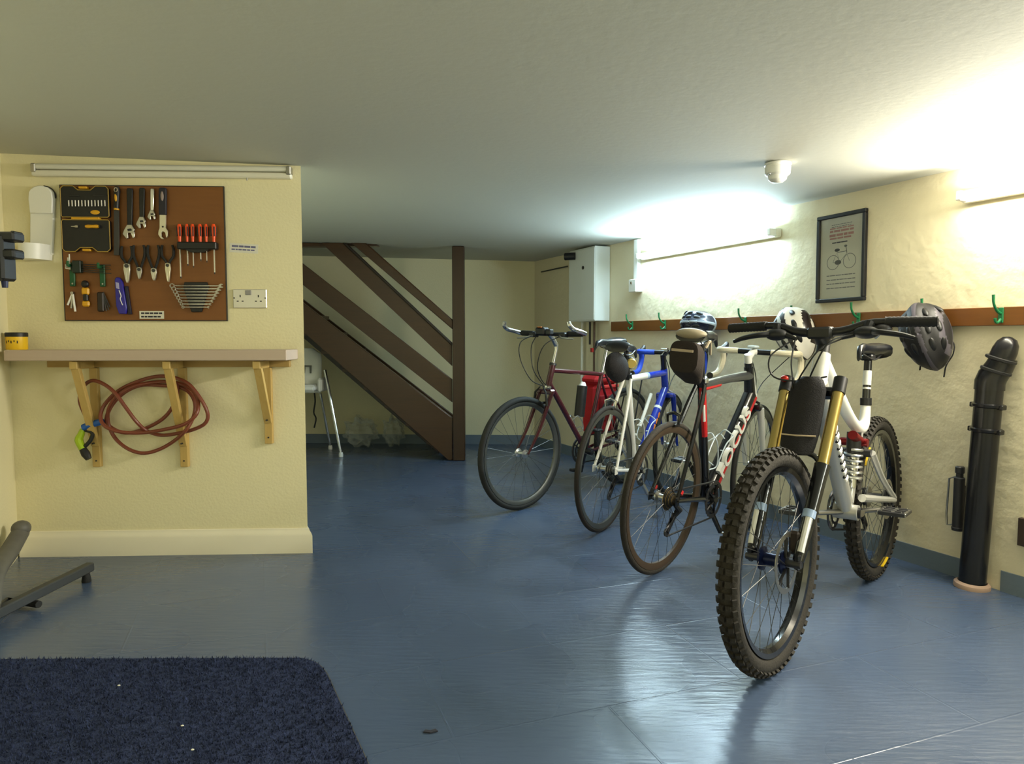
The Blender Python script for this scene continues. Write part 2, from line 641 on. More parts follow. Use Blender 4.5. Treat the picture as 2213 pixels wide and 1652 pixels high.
# ================================================================== LAMPS
def batten(label, pos, rotz, length, strength, colour, watts):
    """fluorescent batten lamp: local x along the wall, y into the wall"""
    t = thing('batten_lamp', label, 'light', pos, rotz)
    mb = MB()
    mb.cbox((0, -0.022, 0), (length, 0.044, 0.05), M_BATTEN, 0.006)
    mb.build('lamp_body', t)
    for s in (-1, 1):
        e = MB()
        e.cbox((s * (length / 2 - 0.014), -0.062, 0.0), (0.024, 0.05, 0.04), M_WHITE, 0.004)
        e.build('lamp_holder', t)
    tm = MB()
    em = mat('lit_tube_%d' % len(MATS), 'ffffff', 0.3, emit=colour, estr=strength)
    L = length / 2 - 0.026
    tm.tube([(-L, -0.074, 0.0), (L, -0.074, 0.0)], 0.013, em, n=12)
    tm.build('lamp_tube', t)
    ld = bpy.data.lights.new('lamp_light', 'AREA')
    ld.shape = 'RECTANGLE'
    ld.size, ld.size_y = 2 * L, 0.026
    ld.energy = watts
    ld.color = colour
    lo_ = bpy.data.objects.new('lamp_light', ld)
    COL.objects.link(lo_)
    lo_.parent = t
    lo_.location = (0, -0.0885, 0)
    lo_.rotation_euler = (-pi / 2, 0, 0)        # shines away from the wall
    return t


ca = right(1394, 560)
cb = right(1690, 500)
mid = (ca + cb) / 2
LAMP_A = Vector((mid.x, mid.y, 1.615))
batten('glaring cool white tube lamp on the wall above the coat rail', LAMP_A, RW_A, (cb - ca).length, TUBE_COOL, C_COOL, W_COOL)
pb = right(2075, 400)
LB = Vector((pb.x, pb.y, 0)) + RW * 0.66
batten('glaring warm white tube lamp high on the wall above the drain pipe', (LB.x, LB.y, 1.62), RW_A, 1.25, TUBE_WARM, C_WARM, W_WARM)
LC = wall_pt(6.9)
batten('warm tube lamp on the masonry wall behind the viewer', (LC.x, LC.y, 1.5), RW_A, 1.35, TUBE_REAR, C_REAR, W_REAR)

# unlit tube fitting on top of the tool wall (slim twin body)
a, b = part(68, 372, 0.03), part(629, 372, 0.03)
zc = part(349, 369, 0.03).z
m0 = (a + b) / 2
t = thing('tube_light', 'unlit slim fluorescent tube fitting along the top of the tool wall', 'light', (m0.x + PN.x * 0.03, m0.y + PN.y * 0.03, zc), PT_A)
ln = (b - a).length
MB().cbox((0, -0.018, -0.016), (ln, 0.036, 0.026), M_BATTEN, 0.005).build('lamp_body', t)
MB().tube([(-ln / 2 + 0.02, -0.026, 0.014), (ln / 2 - 0.02, -0.026, 0.014)], 0.013, M_TUBEOFF, 12).build('lamp_tube', t)
for s in (-1, 1):
    MB().cbox((s * (ln / 2 - 0.011), -0.02, 0.006), (0.022, 0.042, 0.04), M_STEEL, 0.004).build('lamp_holder', t)
MB().tube([(0.38, -0.03, -0.029), (0.38, -0.03, -0.04)], 0.004, M_STEEL).build('switch', t)

# ================================================================== TOOL WALL
BX0, BX1, BY0, BY1 = 138, 488, 403, 693      # the board, as a rectangle on the wall
BW = 0.010                                   # board thickness


def board_px(px, py):
    l = 149 - 22 * (py - 402) / 291
    r = 493 - 10 * (py - 404) / 290
    return BX0 + (px - l) / (r - l) * (BX1 - BX0), py


def tool(name, label, cat, px, py, group=None, w=BW + 0.001):
    """root on the board's surface at a point of the board"""
    p = part(*board_px(px, py), w)
    return thing(name, label, cat, p, PT_A, group)


def tool_len(y0, y1):
    return part(300, y0).z - part(300, y1).z


PXM = (part(400, 550) - part(300, 550)).length / 100   # metres per pixel on the tool wall

bl, br_ = part(BX0, 550), part(BX1, 550)
bt, bb = part(300, BY0).z, part(300, BY1).z
bwid = (br_ - bl).length
t = thing('tool_board', 'brown hardboard tool panel on the cream wall under the tube fitting', 'tool board', ((bl + br_) / 2).xy.to_3d() + Vector((0, 0, bb)), PT_A)
MB().cbox((0, -BW / 2, (bt - bb) / 2), (bwid, BW, bt - bb), M_HARDBOARD, 0.002).build('panel', t)
e = MB()
for s in (-1, 1):
    e.box((s * (bwid / 2 + 0.001), -BW / 2, (bt - bb) / 2), (0.003, BW + 0.001, bt - bb + 0.004), M_DSTEEL)
e.box((0, -BW / 2, bt - bb + 0.001), (bwid + 0.004, BW + 0.001, 0.003), M_DSTEEL)
e.box((0, -BW / 2, -0.001), (bwid + 0.004, BW + 0.001, 0.003), M_DSTEEL)
e.build('edge_strip', t)

# --- open bit case: two half shells with a yellow latch and hinge
cw = 101 * PXM
t = tool('bit_case', 'open black bit case with a yellow rim hung on the tool board', 'tool case', 195, 474)


def half(z0, h, notch_top):
    w, k = cw / 2, 0.012
    nz = z0 + h if notch_top else z0
    s = -1 if notch_top else 1
    far = z0 if notch_top else z0 + h
    return [(-w, nz + s * k), (-w + k, nz), (-0.05, nz), (-0.028, nz + s * 0.018), (0.028, nz + s * 0.018), (0.05, nz), (w - k, nz), (w, nz + s * k),
            (w, far - s * 0.006), (w - 0.006, far), (-w + 0.006, far), (-w, far - s * 0.006)]


for z0, h, top in ((0.006, 0.140, True), (-0.150, 0.144, False)):
    p = half(z0, h, top)
    sh = MB().prism(p, 0.020, M_BLACK, ex=(1, 0, 0), ey=(0, 0, 1), ez=(0, -1, 0)).build('case_half', t, bevel=0.002)
    rim = MB().tube([(x, -0.0215, z) for x, z in p], 0.0022, mat('dull_yellow_edge', 'a88a3c', 0.5), n=6, closed=True)
    rim.build('rim', sh)
MB().cbox((0, -0.013, 0.0), (0.125, 0.022, 0.010), M_YELLOW, 0.002).build('hinge', t)
MB().cbox((-0.006, -0.014, 0.139), (0.036, 0.022, 0.010), M_YELLOW, 0.002).build('latch', t)
MB().cbox((0.0, -0.014, -0.143), (0.036, 0.020, 0.010), M_YELLOW, 0.002).build('latch', t)
MB().ellip((0.045, -0.0215, 0.028), (0.021, 0.003, 0.010), M_YELLOW).build('badge', t)
# contents: bits, adapters and a handle rest in the case
for i in range(12):
    b = tool('driver_bit', 'short steel bit in the row of twelve across the upper half of the open case', 'driver bit', 157 + i * 7.0, 440, 'driver bits in the case', BW + 0.021)
    MB().tube([(0, -0.002, -0.013), (0, -0.002, 0.0), (0, -0.002, 0.014)], [0.0022, 0.003, 0.003], M_STEEL, n=6).build('shank', b)
b = tool('extension_bar', 'thin steel extension bar lying above the bits in the case', 'bar', 170, 424, None, BW + 0.021)
MB().tube([(-0.022, -0.002, 0), (0.022, -0.002, 0)], 0.0022, M_DSTEEL, n=6).build('bar', b)
b = tool('extension_bar', 'longer thin steel bar lying at the top right corner in the case', 'bar', 225, 423, None, BW + 0.021)
MB().tube([(-0.03, -0.002, 0), (0.03, -0.002, 0)], 0.002, M_DSTEEL, n=6).build('bar', b)
b = tool('bit_holder', 'small steel socket adapter in the lower half of the case', 'bit holder', 168, 490, None, BW + 0.021)
MB().tube([(-0.018, -0.004, 0), (-0.004, -0.004, 0), (0.004, -0.004, 0), (0.014, -0.004, 0)], [0.003, 0.004, 0.007, 0.007], M_STEEL, n=8).build('barrel', b)
b = tool('stubby_driver', 'yellow stubby driver lying in the lower half of the black case', 'screwdriver', 205, 490, None, BW + 0.021)
MB().tube([(-0.03, -0.006, 0), (-0.02, -0.006, 0), (0, -0.006, 0), (0.02, -0.006, 0), (0.03, -0.006, 0)], [0.006, 0.0085, 0.007, 0.0085, 0.006], M_YELLOW, n=10).build('grip', b)
MB().tube([(0.03, -0.006, 0), (0.037, -0.006, 0)], 0.006, M_BLACK, n=10).build('end_cap', b)

# --- hand file
t = tool('hand_file', 'long dark hand file with a black and yellow handle hung beside the bit case', 'file', 264, 405)
L = tool_len(405, 552)
MB().tube([(0.002, -0.0145, 0), (0.002, -0.0145, -0.02), (0, -0.0145, -0.06), (-0.004, -0.0145, -0.098)], [0.010, 0.014, 0.011, 0.013], M_BLACK, n=12).build('handle', t)
MB().ellip((0.0, -0.024, -0.05), (0.006, 0.004, 0.021), M_YELLOW).build('grip_inlay', t)
MB().tube([(0.002 + 0.007 * cos(a), -0.026, -0.016 + 0.009 * sin(a)) for a in [i * pi / 8 for i in range(16)]], 0.0022, M_TAN, n=6, closed=True).build('hang_ring', t)
MB().tube([(-0.004, -0.013, -0.098), (-0.004, -0.013, -0.106)], 0.011, M_YELLOW, n=12).build('ferrule', t)
MB().prism([(-0.015, -0.106), (0.008, -0.106), (0.002, -L), (-0.023, -L)], 0.006, M_DSTEEL, o=(0, -0.010, 0), ez=(0, -1, 0)).build('blade', t, bevel=0.001)


def arc(cx, cz, r, a0, a1, n=12):
    return [(cx + r * cos(radians(a0 + (a1 - a0) * i / n)), cz + r * sin(radians(a0 + (a1 - a0) * i / n))) for i in range(n + 1)]


def adjustable(label, px, py, L, hw, handle_m, lean, headw):
    t = tool('adjustable_spanner', label, 'spanner', px, py)
    d = lean
    hl = L * 0.70
    MB().prism([(-hw * 0.8, 0), (hw * 0.8, 0), (hw, -0.01), (hw * 0.8 + d * hl, -hl), (-hw * 0.8 + d * hl, -hl), (-hw, -0.01)], 0.012, handle_m, o=(0, -0.003, 0), ez=(0, -1, 0)).build('handle', t, bevel=0.003)
    ox, oz = d * hl, -hl
    k = headw
    head = [(ox - 0.22 * k, oz + 0.01), (ox + 0.22 * k, oz + 0.01), (ox + 0.42 * k, oz - 0.20 * k), (ox + 0.30 * k, oz - 0.62 * k), (ox + 0.05 * k, oz - 0.52 * k),
            (ox - 0.18 * k, oz - 0.52 * k), (ox - 0.14 * k, oz - 0.98 * k), (ox - 0.28 * k, oz - 1.05 * k), (ox - 0.62 * k, oz - 0.62 * k), (ox - 0.50 * k, oz - 0.30 * k)]
    MB().prism(head, 0.014, M_STEEL, o=(0, -0.002, 0), ez=(0, -1, 0)).build('fixed_jaw', t, bevel=0.002)
    mj = [(ox + 0.06 * k, oz - 0.48 * k), (ox + 0.44 * k, oz - 0.42 * k), (ox + 0.40 * k, oz - 0.92 * k), (ox + 0.26 * k, oz - 1.0 * k), (ox + 0.12 * k, oz - 0.66 * k)]
    MB().prism(mj, 0.011, M_CHROME, o=(0, -0.004, 0), ez=(0, -1, 0)).build('sliding_jaw', t, bevel=0.002)
    MB().tube([(ox - 0.12 * k, -0.017, oz - 0.28 * k), (ox + 0.16 * k, -0.017, oz - 0.24 * k)], 0.10 * k, M_DSTEEL, n=10).build('adjusting_screw', t)
    return t


adjustable('largest adjustable spanner with a long black handle, right of the file', 291, 408, tool_len(408, 527), 0.0135, M_BLACK, -0.03, 0.052)
adjustable('medium black-handled adjustable spanner between the largest and the chrome one', 317, 407, tool_len(407, 503), 0.0125, M_BLACK, -0.035, 0.042)
adjustable('small all-chrome adjustable spanner on the tool board', 339, 409, tool_len(409, 482), 0.009, M_CHROME, -0.04, 0.034)
t = tool('wide_jaw_wrench', 'dark-gripped wrench with a pale steel open jaw, rightmost of the hung spanners', 'wrench', 361, 407)
MB().prism([(-0.012, 0), (0.014, 0), (0.018, -0.012), (0.014, -0.124), (-0.020, -0.124), (-0.017, -0.012)], 0.016, mat('dark_navy_grip', '23222e', 0.6), o=(0, -0.003, 0), ez=(0, -1, 0)).build('handle', t, bevel=0.004)
MB().ellip((0, -0.02, -0.04), (0.007, 0.003, 0.022), mat('pale_grip_inlay', '9a8a86', 0.5)).build('grip_inlay', t)
sh = [(-0.017, -0.122), (0.011, -0.122), (0.009, -0.182), (0.018, -0.196)] + [(0.016, -0.222), (0.010, -0.228), (0.006, -0.205), (-0.004, -0.198), (-0.012, -0.206), (-0.012, -0.222), (0.000, -0.234), (-0.014, -0.232), (-0.026, -0.214), (-0.024, -0.196), (-0.019, -0.184)]
MB().prism(sh, 0.010, mat('pale_steel', 'd8d3bd', 0.35, metal=0.6), o=(0, -0.005, 0), ez=(0, -1, 0)).build('jaw', t, bevel=0.0015)
MB().tube([(-0.003, -0.0145, -0.178), (-0.003, -0.0175, -0.178)], 0.004, M_DSTEEL, n=10).build('rivet', t)


def pliers(label, px, y0, y1, jw, jl, spread, jm):
    t = tool('pliers', label, 'pliers', px, y0)
    L = tool_len(y0, y1)
    zp = -(L - jl)
    for s in (-1, 1):
        pts = [(s * spread * 0.82, -0.012, 0), (s * spread * 1.02, -0.012, -0.02), (s * spread * 0.95, -0.012, -0.05), (s * spread * 0.42, -0.012, zp + 0.018), (s * 0.004, -0.012, zp)]
        MB().tube(pts, [0.0055, 0.0068, 0.0068, 0.006, 0.005], M_RUBBER, n=8, smooth=4).build('handle', t)
    MB().tube([(0, -0.004, zp - 0.004), (0, -0.0205, zp - 0.004)], jw * 0.62, M_DSTEEL, n=14).build('pivot', t)
    for s in (-1, 1):
        j = [(0, zp + 0.008), (s * jw * 0.9, zp + 0.004), (s * jw, zp - jl * 0.25), (s * jw * 0.55, zp - jl * 0.8), (s * jw * 0.22, zp - jl), (s * 0.0006, zp - jl * 0.98)]
        MB().prism(j, 0.012, jm, o=(0, -0.006, 0), ez=(0, -1, 0)).build('jaw', t, bevel=0.001)
    return t


M_PLIER = mat('plier_steel', 'c9c6bb', 0.3, metal=0.85)
pliers('wide silver-headed combination pliers, first in the row of four', 277, 533, 612, 0.015, 0.082, 0.024, M_PLIER)
pliers('dark short-jawed pliers, second in the row of four', 303.5, 531, 604, 0.012, 0.048, 0.026, M_STEEL)
pliers('side cutters with short bright jaws, third in the row of four', 334.5, 531, 607, 0.013, 0.050, 0.026, M_PLIER)
pliers('needle-nosed pliers tapering to a point, last in the row of four', 365, 531, 610, 0.012, 0.080, 0.027, mat('needle_steel', 'd9d2b8', 0.3, metal=0.7))

# --- screwdrivers in a rack
t = tool('screwdriver_rack', 'black rack holding the red screwdrivers', 'rack', 432, 533)
MB().cbox((0, -0.020, 0), (84 * PXM, 0.036, 0.034), M_BLACK, 0.004).build('rack_body', t)
MB().prism([(-0.06, -0.014), (0.06, -0.014), (0.03, -0.03), (-0.03, -0.03)], 0.028, M_BLACK, o=(0, -0.004, 0), ez=(0, -1, 0)).build('lower_lip', t)
words = ['first', 'second', 'third', 'fourth', 'fifth', 'last']
sd = [(394, 603, 0.0034, 1.0, 'longest'), (410, 576, 0.0032, 0.8, 'short'), (422, 580, 0.0026, 0.9, 'slim'), (438, 566, 0.003, 0.95, 'stubby'), (451, 569, 0.0022, 0.8, 'thinnest'), (467, 594, 0.0034, 1.0, 'long')]
for i, (px, yb, r, k, ad) in enumerate(sd):
    b = tool('screwdriver', 'orange-red and black screwdriver with the %s shaft, %s from the file side of the rack' % (ad, words[i]), 'screwdriver', px, 527, 'screwdrivers in the rack', BW)
    zt = tool_len(486, 527)
    y = -0.022
    MB().tube([(0, y, 0.0), (0, y, zt * 0.22), (0, y, zt * 0.5), (0, y, zt * 0.85), (0, y, zt)], [0.006 * k, 0.0068 * k, 0.0095 * k, 0.0105 * k, 0.006 * k], M_ORANGEH, n=12).build('handle', b)
    g = MB()
    for a in range(4):
        an = a * pi / 2 + 0.6
        g.tube([(0.0092 * k * cos(an), y + 0.0092 * k * sin(an), zt * 0.35), (0.0112 * k * cos(an), y + 0.0112 * k * sin(an), zt * 0.85)], 0.0032 * k, M_BLACK, n=6)
    g.build('grip_strip', b)
    MB().tube([(0, y, 0.0), (0, y, -tool_len(527, yb - 4))], r, M_CHROME, n=8).build('shaft', b)
    MB().tube([(0, y, -tool_len(527, yb - 4)), (0, y, -tool_len(527, yb))], [r, r * 0.6], M_DSTEEL, n=8).build('tip', b)

# --- combination spanners on a tapered holder
t = tool('spanner_holder', 'black tapered holder under the screwdriver rack carrying the spanners', 'holder', 422, 612)
MB().prism([(-0.052, 0.004), (0.052, 0.004), (0.058, -0.02), (0.024, -0.135), (-0.024, -0.135), (-0.058, -0.02)], 0.010, M_BLACK, ez=(0, -1, 0)).build('holder_body', t, bevel=0.003)
ranks = ['longest', 'second longest', 'third longest', 'fourth longest', 'fifth longest', 'third shortest', 'second shortest', 'shortest']
for i in range(8):
    y = 618 + i * 6.6
    hl = (54 - 3.7 * i) * PXM
    b = tool('combination_spanner', '%s steel combination spanner lying across the tapered holder' % ranks[i], 'spanner', 424 - 0.6 * i, y, 'combination spanners', BW + 0.010)
    r = 0.0095 - 0.0006 * i
    MB().cbox((0, -0.0045, 0), (2 * hl - 3 * r, 0.006, 0.0052), M_CHROME, 0.0015).build('shank', b)
    ring = MB()
    ring.tube([(-hl + r * cos(k * pi / 8) * 1.0, -0.005, r * 0.9 * sin(k * pi / 8)) for k in range(16)], 0.0028, M_STEEL, n=6, closed=True)
    ring.build('ring_end', b)
    oe = [(hl - 1.6 * r, -0.4 * r), (hl - 1.6 * r, 0.4 * r), (hl - 0.6 * r, r), (hl + 0.5 * r, r * 0.9), (hl + 0.5 * r, 0.4 * r), (hl - 0.3 * r, 0.35 * r), (hl - 0.3 * r, -0.35 * r), (hl + 0.5 * r, -0.4 * r), (hl + 0.5 * r, -0.9 * r), (hl - 0.6 * r, -r)]
    MB().prism(oe, 0.006, M_STEEL, o=(0, -0.002, 0), ez=(0, -1, 0)).build('open_end', b)

# --- hex key set on two green clips
for px, y0, y1, lab in ((155.5, 568, 619, 'green clip under the black case holding the white hex key ends'), (220.5, 572, 620, 'green clip holding the thin tips of the long hex keys')):
    b = tool('tool_clip', lab, 'clip', px, y0, 'green board clips')
    L = tool_len(y0, y1)
    MB().cbox((0, -0.006, -L / 2), (0.024, 0.010, L), M_DGREEN, 0.003).build('clip_back', b)
    MB().tube([(0, -0.010, -L * 0.10), (0, -0.038, -L * 0.16), (0, -0.040, 0.004)], 0.006, M_DGREEN, n=8, smooth=4).build('clip_prong', b)
    MB().tube([(0.004, -0.010, -L + 0.012), (0.004, -0.016, -L + 0.012)], 0.004, M_STEEL, n=8).build('screw', b)
t = tool('hex_key_holder', 'dark green block gripping the bundle of long hex keys', 'holder', 171, 578, None, BW)
MB().cbox((0, -0.020, 0), (0.038, 0.026, 0.056), mat('black_green_plastic', '10241d', 0.45), 0.003).build('block', t)
hk = ['uppermost', 'second from the top', 'middle', 'second from the bottom', 'lowest']
for i in range(5):
    b = tool('hex_key', 'long thin hex key in the green block, %s of five' % hk[i], 'hex key', 171, 572 + i * 3.6, 'long hex keys', BW)
    x1 = 0.155 - 0.012 * i if i % 2 else 0.150
    MB().tube([(-0.03, -0.022, 0), (x1, -0.022, -0.004 - 0.002 * i)], 0.0019, M_DSTEEL, n=6).build('long_arm', b)
    if i < 4:
        x = -0.03 - 0.006 * i
        MB().tube([(-0.03, -0.022, 0), (x - 0.004, -0.022, 0.004), (x - 0.004, -0.022, 0.045 - 0.008 * i)], 0.0034, mat('white_hex_key', 'd6d5c6', 0.35), n=6).build('short_arm', b)

# --- bottom row of small tools
t = tool('folding_hex_keys', 'white-and-steel folding hex key tool fanned open at the lower corner of the board', 'hex key tool', 150, 634)
for a, l, m in ((-0.42, 0.060, M_WHITE), (-0.12, 0.070, M_STEEL), (0.10, 0.085, M_WHITE)):
    MB().tube([(0.006, -0.008, 0), (0.006 + sin(a) * l, -0.008, -cos(a) * l)], 0.0048, m, n=8).build('key_blade', t)
MB().tube([(0.006, -0.002, 0), (0.006, -0.016, 0)], 0.007, M_STEEL, n=12).build('pivot', t)
t = tool('pipe_cutter', 'yellow and black stubby cutter standing between the two green clips', 'cutter', 182.5, 608)
MB().ellip((0, -0.012, -0.014), (0.017, 0.011, 0.017), M_BLACK).build('knob', t)
MB().cbox((0, -0.010, -0.047), (0.034, 0.016, 0.034), M_YELLOW, 0.006).build('body', t)
MB().cbox((0, -0.010, -0.076), (0.022, 0.015, 0.034), M_BLACK, 0.004).build('waist', t)
MB().cbox((0, -0.010, -0.104), (0.034, 0.016, 0.026), M_YELLOW, 0.006).build('foot', t)
t = tool('folding_key_set', 'dark folding hex key set below the second green clip', 'hex key tool', 220, 632)
MB().cbox((-0.012, -0.010, -0.045), (0.030, 0.016, 0.090), mat('dark_brown_plastic', '241811', 0.5), 0.005).build('body', t)
for a, l in ((0.25, 0.085), (0.38, 0.075), (0.12, 0.088)):
    MB().tube([(0.0, -0.010, 0.0), (sin(a) * l, -0.010, -cos(a) * l)], 0.003, M_DSTEEL, n=6).build('key_blade', t)
t = tool('utility_knife', 'blue-violet utility knife with a white streak beside the pliers row', 'knife', 256, 605)
MB().prism([(-0.016, 0.0), (-0.010, 0.010), (0.004, 0.010), (0.018, -0.010), (0.034, -0.13), (0.030, -0.158), (-0.002, -0.158), (-0.014, -0.12)], 0.018, M_PURPLE, o=(0, -0.002, 0), ez=(0, -1, 0)).build('body', t, bevel=0.004)
MB().prism([(-0.010, -0.012), (0.004, -0.016), (0.006, -0.045), (-0.008, -0.040)], 0.003, mat('pale_lilac', 'a9a6d0', 0.4), o=(0, -0.019, 0), ez=(0, -1, 0)).build('slider', t)
MB().tube([(0.004, -0.021, -0.05), (0.012, -0.021, -0.075), (0.008, -0.021, -0.09), (0.018, -0.021, -0.118)], 0.002, M_WHITE, n=6, smooth=4).build('white_streak', t)
MB().prism([(0.024, -0.03), (0.038, -0.03), (0.052, -0.16), (0.036, -0.16)], 0.012, mat('dark_violet_sheath', '16122e', 0.5), o=(0, -0.001, 0), ez=(0, -1, 0)).build('sheath', t, bevel=0.002)


def dashes(mb, x0, x1, z, h, m, y, rng, wmin=0.006, wmax=0.02, gap=0.003):
    x = x0
    while x < x1 - wmin:
        w = min(rng.uniform(wmin, wmax), x1 - x)
        mb.box((x + w / 2, y, z), (w, 0.0004, h), m)
        x += w + gap


rg = random.Random(3)
t = tool('paper_label', 'small white paper label with two printed lines at the foot of the tool board', 'label', 321, 681)
MB().box((0, -0.0006, 0), (53 * PXM, 0.0008, 17 * PXM), M_PAPER).build('paper', t)
d = MB()
for i in range(2):
    dashes(d, -0.048, 0.048, 0.008 - 0.016 * i, 0.0075, M_INK, -0.0013, rg, 0.012, 0.024)
d.build('printed_text', t)
p = part(527, 537, 0)
t = thing('paper_sign', 'white paper notice with two lines of dark print on the wall beside the tool board', 'sign', p, (0, radians(3), PT_A))
MB().box((0, -0.0006, 0), (62 * PXM, 0.0008, 20 * PXM), M_PAPER).build('paper', t)
d = MB()
dashes(d, -0.055, 0.055, 0.008, 0.009, mat('blue_ink', '6c6c8e', 0.8), -0.0013, rg, 0.014, 0.03)
dashes(d, -0.056, 0.056, -0.007, 0.006, mat('blue_ink', '6c6c8e', 0.8), -0.0013, rg, 0.008, 0.02)
d.build('printed_text', t)

# --- double socket
p = part(541, 646)
t = thing('wall_socket', 'brushed metal double power socket on the wall right of the tool board', 'socket', p, PT_A)
MB().cbox((0, -0.004, 0), (74 * PXM, 0.008, 42 * PXM), mat('brushed_steel_plate', 'd5d3cc', 0.3, metal=0.55), 0.003).build('plate', t)
MB().cbox((-0.006, -0.010, 0.028), (0.028, 0.006, 0.022), mat('grey_rocker', '8f8e8c', 0.5), 0.002).build('rocker_switch', t)
h = MB()
for s in (-0.044, 0.040):
    h.box((s, -0.0083, 0.012), (0.005, 0.0008, 0.011), M_BLACK)
    for q in (-0.013, 0.012):
        h.box((s + q * 0.9, -0.0083, -0.012), (0.009, 0.0008, 0.005), M_BLACK)
h.build('pin_holes', t)
for s in (-0.072, 0.072):
    MB().tube([(s, -0.007, 0.003), (s, -0.0095, 0.003)], 0.0035, M_DSTEEL, n=10).build('screw', t)

# --- white wall holder
p = part(95, 404)
t = thing('wall_holder', 'white plastic wall holder with a rounded top and curved lower tray beside the tool board', 'holder', p, PT_A)
hh = tool_len(404, 560)
w = 0.054
pl = [(-w - 0.012, -hh + 0.02), (w - 0.022, -hh + 0.02), (w, -0.06)] + [(w * cos(radians(a)), -0.045 + 0.045 * sin(radians(a))) for a in (20, 40, 60, 80, 100, 120, 140, 160)] + [(-w, -0.06)]
MB().prism(pl, 0.018, M_WHITE, ez=(0, -1, 0)).build('back_plate', t, bevel=0.004)
cp = [(-w * 0.92, -0.125), (w * 0.92, -0.125), (w, -0.06)] + [(w * cos(radians(a)), -0.045 + 0.045 * sin(radians(a))) for a in (20, 40, 60, 80, 100, 120, 140, 160)] + [(-w, -0.06)]
MB().prism(cp, 0.014, M_WHITE, o=(0, -0.018, 0), ez=(0, -1, 0)).build('cap', t, bevel=0.004)
MB().tube([(w * cos(radians(a)) * 1.03, -0.008, -0.045 + 0.047 * sin(radians(a))) for a in range(-10, 92, 12)], 0.003, M_DSTEEL, n=6).build('edge_wire', t)
tr = [(-0.075 + 0.065 * cos(radians(a)), -0.10 * sin(radians(a)) - 0.004) for a in range(0, 181, 12)]
tray = MB().loft([[Vector((x + 0.04, y, -hh + 0.064)) for x, y in tr], [Vector((x + 0.036, y * 0.98, -hh - 0.006)) for x, y in tr]], M_WHITE)
tray.build('tray', t)

# --- shelf, brackets
OV = 0.20
zt = hit(300, 757, P0 - PN * OV, PN).z
zb = hit(300, 780, P0 - PN * OV, PN).z
xr = (hit(619, 768, P0 - PN * OV, PN) - P0).dot(PT)
sl = Vector((P0.x, P0.y, zb))
t = thing('worktop_shelf', 'thick pinkish-beige worktop shelf along the tool wall', 'shelf', sl, PT_A)
MB().cbox(((xr + 0.03) / 2, -OV / 2 - 0.001, (zt - zb) / 2), (xr - 0.03, OV - 0.002, zt - zb), M_WORKTOP, 0.003).build('worktop', t)
MB().cbox(((xr + 0.11) / 2 - 0.02, -0.012, -0.018), (xr - 0.14, 0.022, 0.036), M_PINEH, 0.002).build('wall_batten', t)
for px, ybot, lab in ((215, 1008, 'pale pine shelf bracket nearest the corner, beside the spray gun'), (403, 1008, 'pale pine shelf bracket in the middle crossing the coiled hose'), (584, 958, 'shorter pale pine bracket under the free end of the shelf')):
    p = part(px, ybot)
    t = thing('shelf_bracket', lab, 'bracket', p, PT_A, 'pine shelf brackets')
    H_ = zb - p.z - 0.002
    MB().cbox((0, -0.013, (H_ - 0.037) / 2), (0.036, 0.024, H_ - 0.037), M_PINE, 0.002).build('upright', t)
    MB().cbox((0, -OV * 0.5 - 0.012, H_ - 0.019), (0.034, OV * 0.70, 0.034), M_PINE, 0.002).build('top_arm', t)
    a = Vector((0, -0.030, 0.10))
    b = Vector((0, -OV + 0.030, H_ - 0.004))
    d = (b - a).normalized()
    s = MB()
    n_ = Vector((0, -d.z, d.y)) * 0.012
    q = [a + n_ * 0.2, a - n_ * 1.6, b - n_ * 1.0 - d * 0.0, b + n_ * 1.0]
    s.add([v + Vector((x, 0, 0)) for x in (-0.017, 0.017) for v in q], [(0, 1, 2, 3), (7, 6, 5, 4), (0, 4, 5, 1), (1, 5, 6, 2), (2, 6, 7, 3), (3, 7, 4, 0)], M_PINE)
    s.build('strut', t, bevel=0.0015)
    for z in (0.03, 0.115):
        MB().tube([(0, -0.024, z), (0, -0.0275 if z < 0.1 else -0.052, z)], 0.004, M_DSTEEL, n=8).build('screw', t)

# --- tin on the shelf
p = hit(37, 756, P0 - PN * 0.10, PN)
t = thing('tin', 'small yellow tub with a black lid standing on the shelf', 'tub', (p.x, p.y, zt + 0.001), PT_A)
MB().lathe([(0.040, 0), (0.042, 0.004), (0.042, 0.058), (0.040, 0.060)], mat('bright_yellow_tub', 'ecc01f', 0.4), 24).build('tub_body', t)
MB().lathe([(0.044, 0.058), (0.044, 0.074), (0.041, 0.077)], M_BLACK, 24).build('lid', t)
lb = MB()
for i in range(5):
    a = -pi / 2 + (-0.5 + 0.28 * i)
    lb.box((0.0425 * cos(a), 0.0425 * sin(a), 0.034 + 0.004 * (i % 2)), (0.004, 0.0008, 0.012 - 0.004 * (i % 2)), M_BLACK, Matrix.Rotation(a + pi / 2, 3, 'Z'))
lb.build('printed_text', t)

# --- hose
HS = 2.581


def hose_pt(x, y, w):
    return part(x / HS, 700 + y / HS, w)


